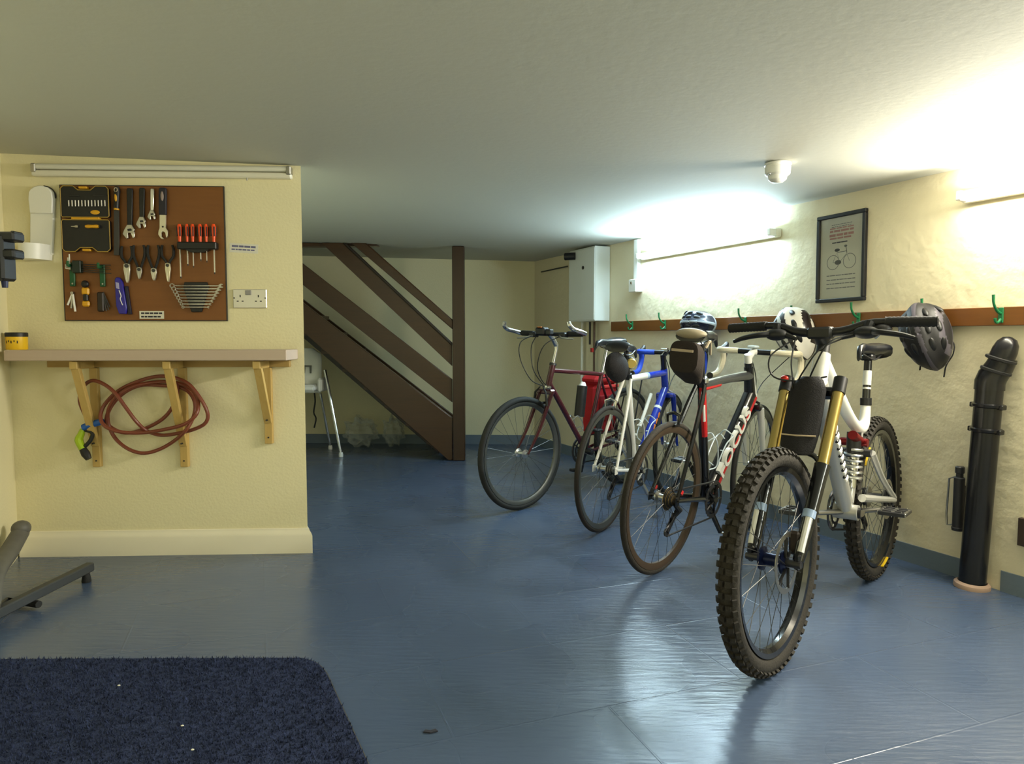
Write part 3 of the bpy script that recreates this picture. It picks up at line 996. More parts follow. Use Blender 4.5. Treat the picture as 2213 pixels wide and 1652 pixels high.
path = [(520, 590, .05), (480, 520, .05), (445, 430, .06), (462, 355, .07), (512, 318, .09), (575, 335, .10), (640, 385, .105), (700, 465, .10), (760, 545, .09), (820, 598, .06), (900, 622, .05), (990, 612, .06), (1080, 590, .07), (1145, 555, .08), (1158, 500, .085),
        (1120, 420, .09), (1050, 335, .09), (960, 298, .075), (870, 295, .06), (760, 325, .05), (660, 375, .045), (585, 450, .06), (560, 520, .08), (590, 575, .095), (680, 605, .09), (800, 608, .075), (920, 590, .10), (1030, 560, .11),
        (1095, 505, .105), (1105, 430, .075), (1060, 360, .06), (960, 325, .05), (830, 330, .04), (720, 360, .065), (630, 430, .085), (600, 520, .06), (630, 620, .05), (700, 690, .05), (790, 722, .05), (880, 705, .05), (970, 655, .06),
        (1040, 590, .10), (1085, 500, .055), (1080, 420, .045), (1020, 360, .035), (900, 345, .032), (780, 345, .03), (680, 395, .04), (610, 480, .035), (600, 560, .035), (700, 610, .035), (820, 580, .035), (920, 520, .035), (980, 430, .04), (990, 360, .045), (985, 330, .06)]
hb = part(300, 930)
hz = thing('garden_hose', 'coiled red-brown hose with a spray gun hung over the shelf brackets', 'hose', hb, 0)
pts = [hose_pt(*q) - hb for q in path]
MB().tube(pts, 0.0085, M_HOSE, n=10, smooth=5).build('hose_coil', hz)
g0 = hose_pt(520, 600, .055) - hb
c1 = hose_pt(575, 545, .055) - hb
c2 = hose_pt(465, 580, .055) - hb
MB().tube([c1, (c1 + c2) / 2 + Vector((0, 0, 0.004)), c2], [0.014, 0.017, 0.016], M_BLUEP, n=12).build('hose_connector', hz)
g1 = hose_pt(462, 590, .055) - hb
g2 = hose_pt(440, 650, .06) - hb
g3 = hose_pt(462, 700, .065) - hb
g4 = hose_pt(495, 755, .07) - hb
gun = MB().tube([g1, (g1 + g2) / 2, g2, g3], [0.012, 0.015, 0.018, 0.016], M_LIME, n=10, smooth=3).build('spray_gun', hz)
MB().tube([g3, (g3 + g4) / 2, g4], [0.016, 0.019, 0.013], M_BLACK, n=10).build('nozzle', gun)
b0 = hose_pt(515, 610, .055) - hb
b1 = hose_pt(505, 650, .06) - hb
MB().tube([g1 + Vector((0.006, 0, 0)), b0, b1, g3 + Vector((0.01, 0, 0.012))], 0.009, M_BLACK, n=8, smooth=4).build('trigger', gun)

# ================================================================== REPAIR STAND (corner)
sb = Vector((-1.83, 2.36, 0))
t = thing('repair_stand', 'grey bicycle repair stand with a black clamp head in the corner by the shelf', 'repair stand', sb, 0)
MB().tube([(0, 0, 0.06), (0, 0, 1.34)], 0.020, M_GREYLEG, n=14).build('pole', t)
f1 = on_floor(196, 1226, 0.055) - sb
l1 = MB()
dd = Vector((f1.x, f1.y, 0)).normalized()
RR = Matrix.Rotation(atan2(dd.y, dd.x), 3, 'Z')
ll = hypot(f1.x, f1.y)
l1.cbox(dd * (ll / 2) + Vector((0, 0, 0.058)), (ll, 0.036, 0.036), M_GREYLEG, 0.004, RR)
l1 = l1.build('leg', t)
MB().lathe([(0.017, 0), (0.019, 0.004), (0.014, 0.036), (0.010, 0.04)], M_RUBBER, 14, c=dd * (ll - 0.03)).build('rubber_foot', l1)
g = hit(-10, 1240, (0, 2.62, 0), (0, 1, 0)) - sb
g2_ = hit(18, 1196, (0, 2.85, 0), (0, 1, 0)) - sb
g3_ = hit(45, 1150, (0, 2.98, 0), (0, 1, 0)) - sb
g4_ = hit(52, 1128, (0, 3.0, 0), (0, 1, 0)) - sb
l2 = MB().tube([(0.0, 0.02, 0.09), g, g2_, g3_], [0.030, 0.034, 0.036, 0.034], M_GREYLEG2, n=12, smooth=3).build('leg', t)
MB().ellip(g3_ + Vector((0.002, 0, 0.016)), (0.038, 0.038, 0.034), M_GREYLEG2).build('rubber_foot', l2)
h0, h1 = on_floor(15, 1296, 0.02) - sb, on_floor(84, 1307, 0.02) - sb
lv = MB().tube([(0, 0.0, 0.07), h0, h0.lerp(h1, 0.4)], 0.008, M_DSTEEL, n=8).build('foot_lever', t)
MB().tube([h0.lerp(h1, 0.3), h1], [0.012, 0.014], M_RUBBER, n=10).build('lever_grip', lv)


def st(px, py, y=2.45):
    return hit(px, py, (0, y, 0), (0, 1, 0)) - sb


c0 = st(-30, 560)
ch = MB().cbox(c0 + Vector((0.03, 0, 0)), (0.085, 0.075, 0.10), M_BLACK, 0.008)
ch.tube([(0, 0, c0.z), c0], 0.022, M_BLACK, n=12)
ch.cbox(st(6, 558), (0.05, 0.07, 0.16), M_BLACK, 0.008)
ch = ch.build('clamp_head', t)
MB().cbox(st(22, 513), (0.065, 0.06, 0.032), M_BLACK, 0.006).build('jaw', t)
MB().cbox(st(36, 508), (0.016, 0.05, 0.022), M_BLACK, 0.004).build('jaw_tip', t)
MB().cbox(st(22, 550), (0.065, 0.06, 0.032), M_BLACK, 0.006).build('jaw', t)
MB().cbox(st(38, 552), (0.016, 0.05, 0.026), M_BLACK, 0.004).build('jaw_tip', t)
MB().tube([st(6, 570), st(9, 604)], 0.0045, M_DSTEEL, n=8).build('clamp_screw', t)
MB().tube([st(9, 600), st(10, 608), st(11, 622)], [0.008, 0.011, 0.009], mat('dark_blue_grip', '1b2148', 0.5), n=10).build('lever_knob', t)

# ================================================================== RUG
def rug_pts():
    tl, tr_ = Vector((-1.735, 2.155)), Vector((-0.66, 2.165))
    e = Vector((RW.x, RW.y))
    br2, bl2 = tr_ + e * 1.25 + Vector((0.1, -0.045)), tl + e * 1.25 + Vector((0.03, 0))
    pts = []
    corner = tr_ + Vector((0.06, -0.03))
    r = 0.09
    A_ = tr_ + Vector((-0.03, 0.0))
    B_ = corner + e * 0.10
    for i in range(9):
        tt = i / 8
        c_ = tr_ + Vector((0.045, -0.005))
        pts.append(A_ * (1 - tt) ** 2 + c_ * 2 * tt * (1 - tt) + B_ * tt ** 2)
    return [tl] + pts + [br2, bl2]


rp = rug_pts()
rc = sum((Vector((p.x, p.y)) for p in rp), Vector((0, 0))) / len(rp)
t = thing('rug', 'dark navy pile rug with a rounded corner on the grey floor', 'rug', (rc.x, rc.y, 0.001), 0)
lo = [(p - rc).to_3d() for p in rp]
M_RUGEDGE = mat('rug_binding', '3a3a34', 0.9)
mb = MB()
mb.loft([lo, [v * 1.0 + Vector((0, 0, 0.008)) for v in lo]], M_RUG)
mb.build('rug_base', t, smooth=0)
MB().tube([v * 1.002 + Vector((0, 0, 0.004)) for v in lo], 0.004, M_RUGEDGE, n=6, closed=True).build('binding', t)


def inside(x, y):
    c = False
    j = len(lo) - 1
    for i in range(len(lo)):
        if (lo[i].y > y) != (lo[j].y > y) and x < (lo[j].x - lo[i].x) * (y - lo[i].y) / (lo[j].y - lo[i].y) + lo[i].x:
            c = not c
        j = i
    return c


rg = random.Random(11)
vs, fs = [], []
cnt = 0
xs = [v.x for v in lo]
ys = [v.y for v in lo]
while cnt < 42000:
    x, y = rg.uniform(min(xs), max(xs)), rg.uniform(min(ys), max(ys))
    cnt += 1
    if not inside(x, y) or y + rc.y < 1.45:
        continue
    a = rg.uniform(0, 2 * pi)
    w_, h_ = 0.0022, rg.uniform(0.007, 0.013)
    dx, dy = cos(a) * w_, sin(a) * w_
    lx, ly = rg.uniform(-0.006, 0.006), rg.uniform(-0.006, 0.006)
    o = len(vs)
    vs += [(x - dx, y - dy, 0.007), (x + dx, y + dy, 0.007), (x + lx, y + ly, 0.007 + h_)]
    fs.append((o, o + 1, o + 2))
pm = MB()
pm.add(vs, fs, M_RUG)
pile = bpy.data.meshes.new('pile')
pile.from_pydata(vs, [], fs)
pile.materials.append(M_RUG)
po = bpy.data.objects.new('pile', pile)
COL.objects.link(po)
po.parent = t
po['kind'] = 'stuff'
for i, (px, py, lab) in enumerate(((257, 1482, 'tiny pale speck on the navy rug near its far edge'), (394, 1569, 'largest pale speck on the middle of the navy rug'), (416, 1621, 'tiny pale speck on the navy rug near the bottom of the picture'))):
    p = on_floor(px, py, 0.02)
    tag(place(MB().ellip((0, 0, 0), (0.0045, 0.003, 0.002), M_PAPER, 8, 6).build('crumb'), p), lab, 'crumb')
p = on_floor(930, 1583)
tag(place(MB().prism([(-0.018, -0.004), (0.002, -0.008), (0.02, 0.0), (0.012, 0.010), (0.0, 0.002), (-0.014, 0.006)], 0.003, M_INK, ex=(1, 0, 0), ey=(0, 1, 0)).build('debris_scrap'), p + Vector((0, 0, 0.001))), 'small dark scrap lying on the open grey floor', 'scrap')

# ================================================================== STAIRCASE
SY = 5.80
sq = on_floor(988, 995)
t = thing('staircase', 'dark brown open-balustrade wooden staircase rising to the ceiling in front of the back wall', 'staircase', (-0.46, SY, 0))


def stx(x, z):
    return x + 0.46, z


def slant(name, pts, th, m, y0, parent=t, bev=0.004):
    return MB().prism([stx(*p) for p in pts], th, m, o=(0, y0, 0), ez=(0, 1, 0)).build(name, parent, bevel=bev)


def along(a, b, x):
    return a[1] + (b[1] - a[1]) * (x - a[0]) / (b[0] - a[0])


a1, b1 = (-1.758, 1.341), (-0.512, 0.373)
a2, b2 = (-1.762, 1.111), (-0.514, 0.020)
slant('stringer', [(-2.02, along(a1, b1, -2.02)), (-0.50, along(a1, b1, -0.50)), (-0.50, 0.004), (-0.535, 0.004), (-2.02, along(a2, b2, -2.02))], 0.05, M_DARKWOOD, -0.02)
# treads run back from the stringer to the wall; their undersides show dark
ntr = 8
for i in range(ntr):
    x = -0.62 - i * 0.175
    z = along(a2, b2, x) + 0.035
    tr = MB()
    tr.box((x + 0.46, 0.43, z), (0.21, 0.80, 0.032), M_DARKWOOD)
    tr.build('tread', t)
    rs = MB()
    rs.box((x + 0.46 - 0.095, 0.43, z + 0.055), (0.02, 0.80, 0.09), M_DARKWOOD)
    rs.build('riser', t)
slant('stringer', [(-2.02, along(a1, b1, -2.02) - 0.12), (-0.50, along(a1, b1, -0.50) - 0.12), (-0.50, 0.004), (-0.535, 0.004), (-2.02, along(a2, b2, -2.02))], 0.04, M_DARKWOOD, 0.82)
slant('dark_underside', [(-2.02, along(a2, b2, -2.02) + 0.01), (-0.62, along(a2, b2, -0.62) + 0.01), (-0.62, along(a2, b2, -0.62) - 0.07), (-2.02, along(a2, b2, -2.02) - 0.075)], 0.72, mat('near_black_wood', '1d120a', 0.4), 0.05)  # near-black panel making the dark band below the stringer
r1a, r1b, r2a, r2b = (-1.751, 1.677), (-0.51, 0.693), (-1.755, 1.486), (-0.51, 0.498)
slant('balustrade_rail', [(-2.0, along(r1a, r1b, -2.0) - 0.02), (-0.50, along(r1a, r1b, -0.50)), (-0.50, along(r2a, r2b, -0.50)), (-2.0, along(r2a, r2b, -2.0))], 0.026, M_DARKWOOD, -0.004)
zc_ = ceil_z(-1.5, SY) - 0.004
slant('balustrade_rail', [(-1.396, zc_), (-0.50, 0.968), (-0.50, 0.795), (-1.575, zc_)], 0.026, M_DARKWOOD, -0.004)
slant('handrail', [(-1.205, zc_ - 0.002), (-0.49, 1.178), (-0.49, 1.098), (-1.33, zc_)], 0.06, M_DARKWOOD, -0.02, bev=0.008)
slant('rail_cap', [(-1.372, zc_), (-0.50, 0.992), (-0.50, 0.966), (-1.398, zc_)], 0.05, mat('near_black_wood', '1d120a', 0.4), -0.016)
pw = 0.100
MB().cbox((0.016, 0.01, (ceil_z(-0.45, SY) - 0.003) / 2 + 0.001), (pw, 0.09, ceil_z(-0.45, SY) - 0.005), M_DARKPOST, 0.005).build('newel_post', t)
slant('ceiling_trim', [(-2.02, zc_ + 0.008), (-1.12, zc_ - 0.004), (-1.12, zc_ - 0.02), (-2.02, zc_ - 0.03)], 0.10, M_DARKWOOD, 0.03)

# ================================================================== HIGH CHAIR under the stairs
hc = Vector((-1.86, 6.18, 0))
t = thing('high_chair', 'white plastic child high chair with thin chrome legs standing under the stairs', 'high chair', hc)


def hcp(px, py, y=6.18):
    return hit(px, py, (0, y, 0), (0, 1, 0)) - hc


cx0 = hcp(655, 755)
zt_, zb_ = hcp(660, 753).z, hcp(660, 848).z
secs = []
for k in range(9):
    f = k / 8
    z = zb_ + (zt_ - zb_) * f
    w_ = 0.165 if f < 0.45 else 0.165 - 0.02 * (f - 0.45)
    if f > 0.82:
        w_ *= sqrt(max(0.05, 1 - ((f - 0.82) / 0.18) ** 2 * 0.75))
    yb = 0.10 * (f - 0.5)
    secs.append([Vector((w_ * cos(a) * (1 if abs(cos(a)) < .7 else 1), yb + 0.035 * sin(a), z)) for a in [2 * pi * j / 20 for j in range(20)]])
MB().loft(secs, M_WHITE).build('seat_shell', t)
MB().cbox((0.0, -0.10, zb_ + 0.05), (0.33, 0.26, 0.06), M_WHITE, 0.02).build('seat', t)
sl_ = MB()
for x in (0.02, 0.075):
    sl_.box((x, -0.036, zb_ + 0.20), (0.014, 0.012, 0.06), mat('slot_shadow_plastic', '6d6f69', 0.6))
sl_.box((0.048, -0.036, zb_ + 0.235), (0.07, 0.012, 0.012), mat('slot_shadow_plastic', '6d6f69', 0.6))
sl_.build('harness_slot', t)
MB().cbox(hcp(702, 830) + Vector((0, -0.06, 0)), (0.04, 0.24, 0.12), M_WHITE, 0.015).build('armrest', t)
for p0, p1 in ((hcp(702, 800, 6.05), on_floor(737, 988) - hc), (hcp(692, 850, 6.3), on_floor(714, 972) - hc)):
    lg = MB().tube([p0, Vector((p1.x, p1.y, 0.03))], 0.013, M_CHROME, n=10).build('leg', t)
    MB().lathe([(0.019, 0.001), (0.020, 0.02), (0.016, 0.04)], M_WHITE, 14, c=(p1.x, p1.y, 0)).build('foot_cap', lg)
for x in (-0.30, -0.22):
    y = -0.2 if x < -0.25 else 0.16
    lg = MB().tube([(x * 0.5, y * 0.5, zb_ + 0.02), (x, y, 0.03)], 0.013, M_CHROME, n=10).build('leg', t)
    MB().lathe([(0.019, 0.001), (0.020, 0.02), (0.016, 0.04)], M_WHITE, 14, c=(x, y, 0)).build('foot_cap', lg)
MB().tube([hcp(679, 846), hcp(681, 868), hcp(678, 892), hcp(683, 905), hcp(679, 925)], 0.007, M_BLACK, n=6, smooth=4).build('harness_strap', t)

# ================================================================== CRUMPLED PLASTIC
rg = random.Random(5)


def crumple(p):
    k = 1 + 0.16 * sin(9 * p.x + 3 * p.z) + 0.14 * sin(11 * p.y - 5 * p.x) + 0.12 * sin(13 * p.z + 7 * p.y) + rg.uniform(-0.07, 0.07)
    return p * k


for px, py, s, lab in ((778, 968, (0.14, 0.11, 0.12), 'larger clear plastic bag crumpled on the floor against the back wall'), (868, 950, (0.09, 0.08, 0.12), 'smaller clear plastic bag bunched behind the foot of the stairs')):
    p = on_floor(px, py)
    p.y = min(p.y, 6.50)
    o = MB().ellip((0, 0, s[2] * 0.92), s, M_FILM, 26, 18, fn=crumple).build('plastic_bag', smooth=12)
    zmin = min(v.co.z for v in o.data.vertices)
    for v in o.data.vertices:
        v.co.z = max(0.0, v.co.z - zmin - 0.015)
    tag(place(o, (p.x, p.y, 0.002)), lab, 'bag')

# ================================================================== RIGHT WALL
RIGHT_ROT = RW_A


def rthing(name, label, cat, px, py, group=None, off=0.0):
    return thing(name, label, cat, right(px, py, off), RIGHT_ROT, group)


# boiler
p = right(1318, 694)
t = thing('boiler', 'white wall-hung box boiler by the far corner above the pipes', 'boiler', p, RIGHT_ROT)
bz = ceil_z(p.x, p.y) - 0.012 - p.z
MB().cbox((-0.2025, -0.070, bz / 2), (0.405, 0.138, bz), M_WHITE2, 0.004).build('casing', t)
MB().cbox((-0.2025, -0.142, bz / 2), (0.398, 0.006, bz - 0.02), M_WHITE2, 0.002).build('front_panel', t)
MB().tube([(-0.17, -0.142, bz - 0.155), (-0.17, -0.150, bz - 0.155)], 0.014, M_BLACK, n=14).build('knob', t)
MB().tube([(-0.30, -0.14, bz - 0.05), (-0.37, -0.20, bz - 0.05)], 0.030, M_BLACK, n=14).build('flue_stub', t)
# pipes under the boiler
for (px, y0, y1, r, m, lab) in ((1258, 741, 800, 0.011, M_WHITE, 'white pipe dropping behind the handlebar below the boiler'),
                                (1275, 697, 745, 0.009, M_DSTEEL, 'short dark pipe leaving the underside of the boiler')):
    a, b = right(px, y0, 0.035), right(px, y1, 0.035)
    top = p.z - 0.003
    zb2 = min(b.z, top - 0.05) - (0.30 if m is M_WHITE else 0)
    o = MB().tube([(0, 0, 0), (0, 0, zb2 - top)], r, m, n=10).build('service_pipe')
    tag(place(o, (a.x, a.y, top)), lab, 'pipe', 'pipes below the boiler')
a = right(1284, 750, 0.04)
t2 = thing('valve_pipe', 'copper pipe with a red valve handle below the boiler', 'pipe', (a.x, a.y, p.z - 0.003), RIGHT_ROT)
L2 = p.z - 0.003 - right(1284, 800, .04).z
MB().tube([(0, 0, 0), (0, 0, -L2 - 0.1)], 0.009, mat('dull_copper', '5a4638', 0.5, metal=0.6), n=10).build('riser_pipe', t2)
MB().cbox((0, -0.02, -(p.z - 0.003 - right(1284, 757, .04).z)), (0.030, 0.016, 0.035), M_RED, 0.003).build('valve_handle', t2)
# thin pipe high on the far end of the wall
a, b = right(1170, 588, 0.02), right(1226, 576, 0.02)
o = MB().tube([(0, 0, 0), b - a], 0.006, M_DSTEEL, n=8).build('thin_pipe')
tag(place(o, a), 'thin dark pipe running level from the far corner to the boiler', 'pipe')

# trunking and junction box left of the bright lamp
p = right(1384, 606)
ztop = ceil_z(p.x, p.y) - 0.006
t = thing('cable_trunking', 'white vertical cable trunking from the ceiling down to a small box beside the cool lamp', 'trunking', p, RIGHT_ROT)
MB().cbox((-0.02, -0.016, (ztop - p.z) / 2 + 0.005), (0.05, 0.030, ztop - p.z - 0.012), M_WHITE, 0.003).build('duct', t)
MB().cbox((-0.015, -0.032, -0.04), (0.09, 0.062, 0.092), M_WHITE, 0.004).build('junction_box', t)
MB().cbox((-0.02, -0.066, -0.02), (0.02, 0.008, 0.02), M_CHROME, 0.003).build('switch_button', t)

# coat rail
z0, z1 = 1.082, 1.157
a = right(1325, 705)
t0 = (a - W0).dot(RW)
rl = 4.6
o = MB().cbox((rl / 2, -0.0105, 0), (rl, 0.020, z1 - z0), M_RAILWOOD, 0.002).build('coat_rail')
tag(place(o, wall_pt(t0).xy.to_3d() + Vector((0, 0, (z0 + z1) / 2)), RIGHT_ROT), 'long brown wooden coat rail along the masonry wall', 'rail')
hooks = [(1372, 'first green coat hook from the boiler end of the rail'), (1443, 'second green coat hook from the boiler, just left of the small dark helmet'),
         (1521, 'green coat hook behind the small dark helmet'), (1617, 'green coat hook above the left grip of the mountain bike'),
         (1732, 'green coat hook carrying the white and black helmet'), (1862, 'green coat hook below the framed poster'),
         (2015, 'green coat hook carrying the dark ribbed helmet'), (2170, 'green coat hook above the drain pipe, last before the picture edge')]
proto = None
for px, lab in hooks:
    q = right(px, 700)
    loc = Vector((q.x, q.y, (z0 + z1) / 2))
    loc -= RN * 0.0206
    if proto is None:
        r = thing('coat_hook', lab, 'hook', loc, RIGHT_ROT, 'green coat hooks on the rail')
        MB().cbox((0, -0.003, 0.004), (0.020, 0.006, 0.062), M_GREEN, 0.002).build('back_plate', r)
        MB().tube([(0, -0.004, 0.010), (0, -0.030, 0.022), (0, -0.052, 0.050), (0, -0.056, 0.085)], [0.006, 0.0055, 0.005, 0.006], M_GREEN, n=8, smooth=4).build('upper_prong', r)
        MB().tube([(0, -0.004, -0.012), (0, -0.022, -0.026), (0, -0.036, -0.022), (0, -0.040, -0.008)], [0.0055, 0.005, 0.005, 0.0055], M_GREEN, n=8, smooth=4).build('lower_prong', r)
        MB().tube([(0, -0.006, -0.024), (0, -0.0085, -0.024)], 0.0035, M_STEEL, n=8).build('screw', r)
        proto = r
    else:
        r = proto.copy()
        COL.objects.link(r)
        r.location = loc
        r['label'] = lab
        for ch_ in list(proto.children):
            c_ = ch_.copy()
            COL.objects.link(c_)
            c_.parent = r

# framed poster
pa, pc = right(1772, 560), right(1873, 552)
pz0, pz1 = 1.213, 1.656
fw = (pc - pa).length + 0.012
c = (pa + pc) / 2
t = thing('framed_poster', 'black-framed bicycle poster hung on the masonry wall above the coat rail', 'picture', (c.x, c.y, (pz0 + pz1) / 2), (0, radians(-0.5), RIGHT_ROT))
fh = pz1 - pz0
fb = 0.019
M_FRAME = mat('black_frame', '1a1b22', 0.35)
for nm, cc, ss in (('frame_bar', (0, -0.012, fh / 2 - fb / 2), (fw, 0.022, fb)), ('frame_bar', (0, -0.012, -fh / 2 + fb / 2), (fw, 0.022, fb)),
                   ('frame_bar', (-fw / 2 + fb / 2, -0.012, 0), (fb, 0.022, fh - 2 * fb)), ('frame_bar', (fw / 2 - fb / 2, -0.012, 0), (fb, 0.022, fh - 2 * fb))):
    MB().cbox(cc, ss, M_FRAME, 0.003).build(nm, t)
pr_ = MB().box((0, -0.007, 0), (fw - 2 * fb, 0.004, fh - 2 * fb), mat('poster_paper', 'd9d4bf', 0.6)).build('print', t)
rg = random.Random(9)
yy = -0.0094
d = MB()
for z, h, x0 in ((0.150, 0.006, -0.07), (0.136, 0.010, -0.07), (0.116, 0.012, -0.072), (0.100, 0.008, -0.07)):
    dashes(d, x0, -x0, z, h, M_INKRED, yy, rg, 0.02, 0.05, 0.005)
for z in (0.168, 0.158):
    dashes(d, -0.06, 0.06, z, 0.003, M_INKGREY, yy, rg)
dashes(d, -0.055, 0.055, 0.078, 0.006, M_INK, yy, rg, 0.02, 0.04, 0.002)
for z in (-0.086, -0.108, -0.128, -0.150):
    dashes(d, -0.085, 0.085, z, 0.0045, M_INKGREY, yy, rg, 0.012, 0.035, 0.003)
d.build('printed_text', pr_)
b = MB()


def ink(pts, r=0.0016, m=M_INK, closed=False):
    b.tube([(x, yy, z) for x, z in pts], r, m, n=6, closed=closed, flat=0.25, up=(0, 1, 0))


for x in (-0.048, 0.050):
    ink([(x + 0.036 * cos(i * pi / 16), -0.020 + 0.036 * sin(i * pi / 16)) for i in range(32)], 0.0017, M_INKGREY, True)
ink([(-0.048, -0.020), (-0.010, -0.024), (-0.024, 0.034), (-0.048, -0.020)], 0.0012, M_INKGREY)
ink([(-0.022, 0.028), (0.030, 0.030)], 0.0016)
ink([(-0.010, -0.024), (0.032, 0.018), (0.050, -0.020)], 0.0012, M_INKGREY)
ink([(0.028, 0.050), (0.034, 0.020)], 0.0018)
b.ellip((-0.024, yy, 0.040), (0.016, 0.0006, 0.008), M_INK, 12, 6)
b.ellip((-0.018, yy, -0.022), (0.020, 0.0006, 0.012), M_INK, 12, 6)
b.ellip((0.026, yy, 0.056), (0.009, 0.0006, 0.006), M_INKGREY, 12, 6)
b.build('bicycle_drawing', pr_)
MB().box((0, -0.0135, 0), (fw - 2 * fb, 0.0015, fh - 2 * fb), mat('picture_glass', 'ffffff', 0.05, trans=1.0)).build('glass', t)

# hand pump clipped to the wall and its wire bracket
q = right(2072, 1075, 0.032)
za, zb3 = right(2079, 1006).z, right(2072, 1143).z
t = thing('hand_pump', 'black hand pump clipped upright on the wall beside the drain pipe', 'pump', (q.x, q.y, zb3), RIGHT_ROT)
H_ = za - zb3
MB().lathe([(0.022, 0), (0.024, 0.012), (0.021, 0.016), (0.021, H_ - 0.05), (0.014, H_ - 0.045), (0.014, H_ - 0.03), (0.018, H_ - 0.028), (0.018, H_ - 0.004), (0.014, H_)], mat('dark_grey_pump', '2f2f33', 0.45), 16).build('barrel', t)
MB().tube([(-0.012, 0, 0.022), (-0.045, 0.0, 0.014), (-0.050, 0.0, 0.06), (-0.044, 0, H_ - 0.06), (-0.012, 0, H_ - 0.045)], 0.004, M_STEEL, n=8).build('wire_bracket', t)
MB().cbox((0, 0.022, H_ * 0.5), (0.02, 0.018, H_ * 0.4), M_BLACK, 0.003).build('wall_clip', t)

# drain pipe
q = on_floor(2106, 1268)
PR = 0.0495
q = q + RN * ((right(2112, 1200) - q).dot(RN) - PR - 0.016)
t = thing('drain_pipe', 'tall black plastic drain pipe standing against the wall with an elbow at its top', 'pipe', (q.x, q.y, 0), (Matrix.Rotation(RIGHT_ROT, 3, 'Z') @ Matrix.Rotation(radians(2.4), 3, 'Y')).to_euler()[:])
ztop = 0.835
MB().tube([(0, 0, 0.012), (0, 0, ztop)], PR, M_PIPE, n=28).build('pipe', t)
for z in (0.665, 0.765):
    MB().lathe([(PR, z - 0.012), (PR + 0.007, z - 0.008), (PR + 0.008, z + 0.002), (PR, z + 0.006)], M_PIPE, 28, capped=False).build('collar', t)
for s_ in (-1, 1):
    for z in (0.665, 0.765):
        MB().cbox((s_ * (PR + 0.008), 0.0, z - 0.006), (0.016, 0.03, 0.02), M_PIPE, 0.003).build('clip_lug', t)
el = MB().tube([(0, 0, ztop - 0.01), (0, 0.0, ztop + 0.02), (0.006, 0.004, ztop + 0.045), (0.022, 0.016, ztop + 0.085), (0.034, 0.022, ztop + 0.125)], [PR + 0.004, PR + 0.004, PR + 0.003, PR, PR * 0.94], M_PIPE, n=28).build('elbow', t)
d_ = Vector((0.26, 0.12, 1)).normalized()
Rm = d_.to_track_quat('Z', 'Y').to_matrix()
for k_ in (0.006, 0.055):
    MB().lathe([(PR * 0.98, -0.006), (PR * 1.12, -0.003), (PR * 1.12, 0.006), (PR * 0.98, 0.009)], M_RUBBER, 28, c=Vector((0.012, 0.008, ztop + 0.06)) + d_ * k_, R=Rm, capped=False).build('rubber_ring', t)
c_ = Vector((0.012, 0.008, ztop + 0.06)) + d_ * 0.055
MB().lathe([(PR * 0.92, 0), (PR * 0.90, 0.04), (PR * 0.78, 0.068), (PR * 0.50, 0.088), (PR * 0.12, 0.095)], M_PIPE, 28, c=c_, R=Rm).build('end_cap', t)
MB().lathe([(PR * 1.34, 0.0), (PR * 1.34, 0.012), (PR * 1.30, 0.018), (PR * 1.08, 0.026), (PR * 1.02, 0.012)], M_TERRA, 30).build('base_ring', t)

# timber edge at the right border
q = right(2206, 1150)
zz0, zz1 = right(2208, 1178).z, right(2208, 1118).z
o = MB().cbox((0.12, -0.012, (zz1 - zz0) / 2), (0.24, 0.022, zz1 - zz0), mat('dark_brown_board', '3a2c22', 0.6), 0.002).build('wall_board')
tag(place(o, (q.x, q.y, zz0), RIGHT_ROT), 'low dark board on the wall cut off by the right edge of the picture', 'board')

# smoke detector
q = hit(1681, 352, (0, 3.5, 1.8), CEIL_N)
t = thing('smoke_detector', 'white round smoke detector on the ceiling', 'smoke detector', (q.x, q.y, ceil_z(q.x, q.y) + 0.001))
MB().lathe([(0.044, 0.0), (0.054, -0.004), (0.055, -0.012), (0.050, -0.014), (0.050, -0.018), (0.053, -0.020), (0.051, -0.048), (0.044, -0.056)], M_WHITE, 28).build('detector_base', t)
MB().lathe([(0.040, -0.055), (0.036, -0.072), (0.024, -0.082), (0.006, -0.084)], M_WHITE, 24).build('sensor_chamber', t)
MB().ellip((-0.045, -0.028, -0.052), (0.006, 0.006, 0.006), M_CHROME, 10, 8).build('indicator', t)


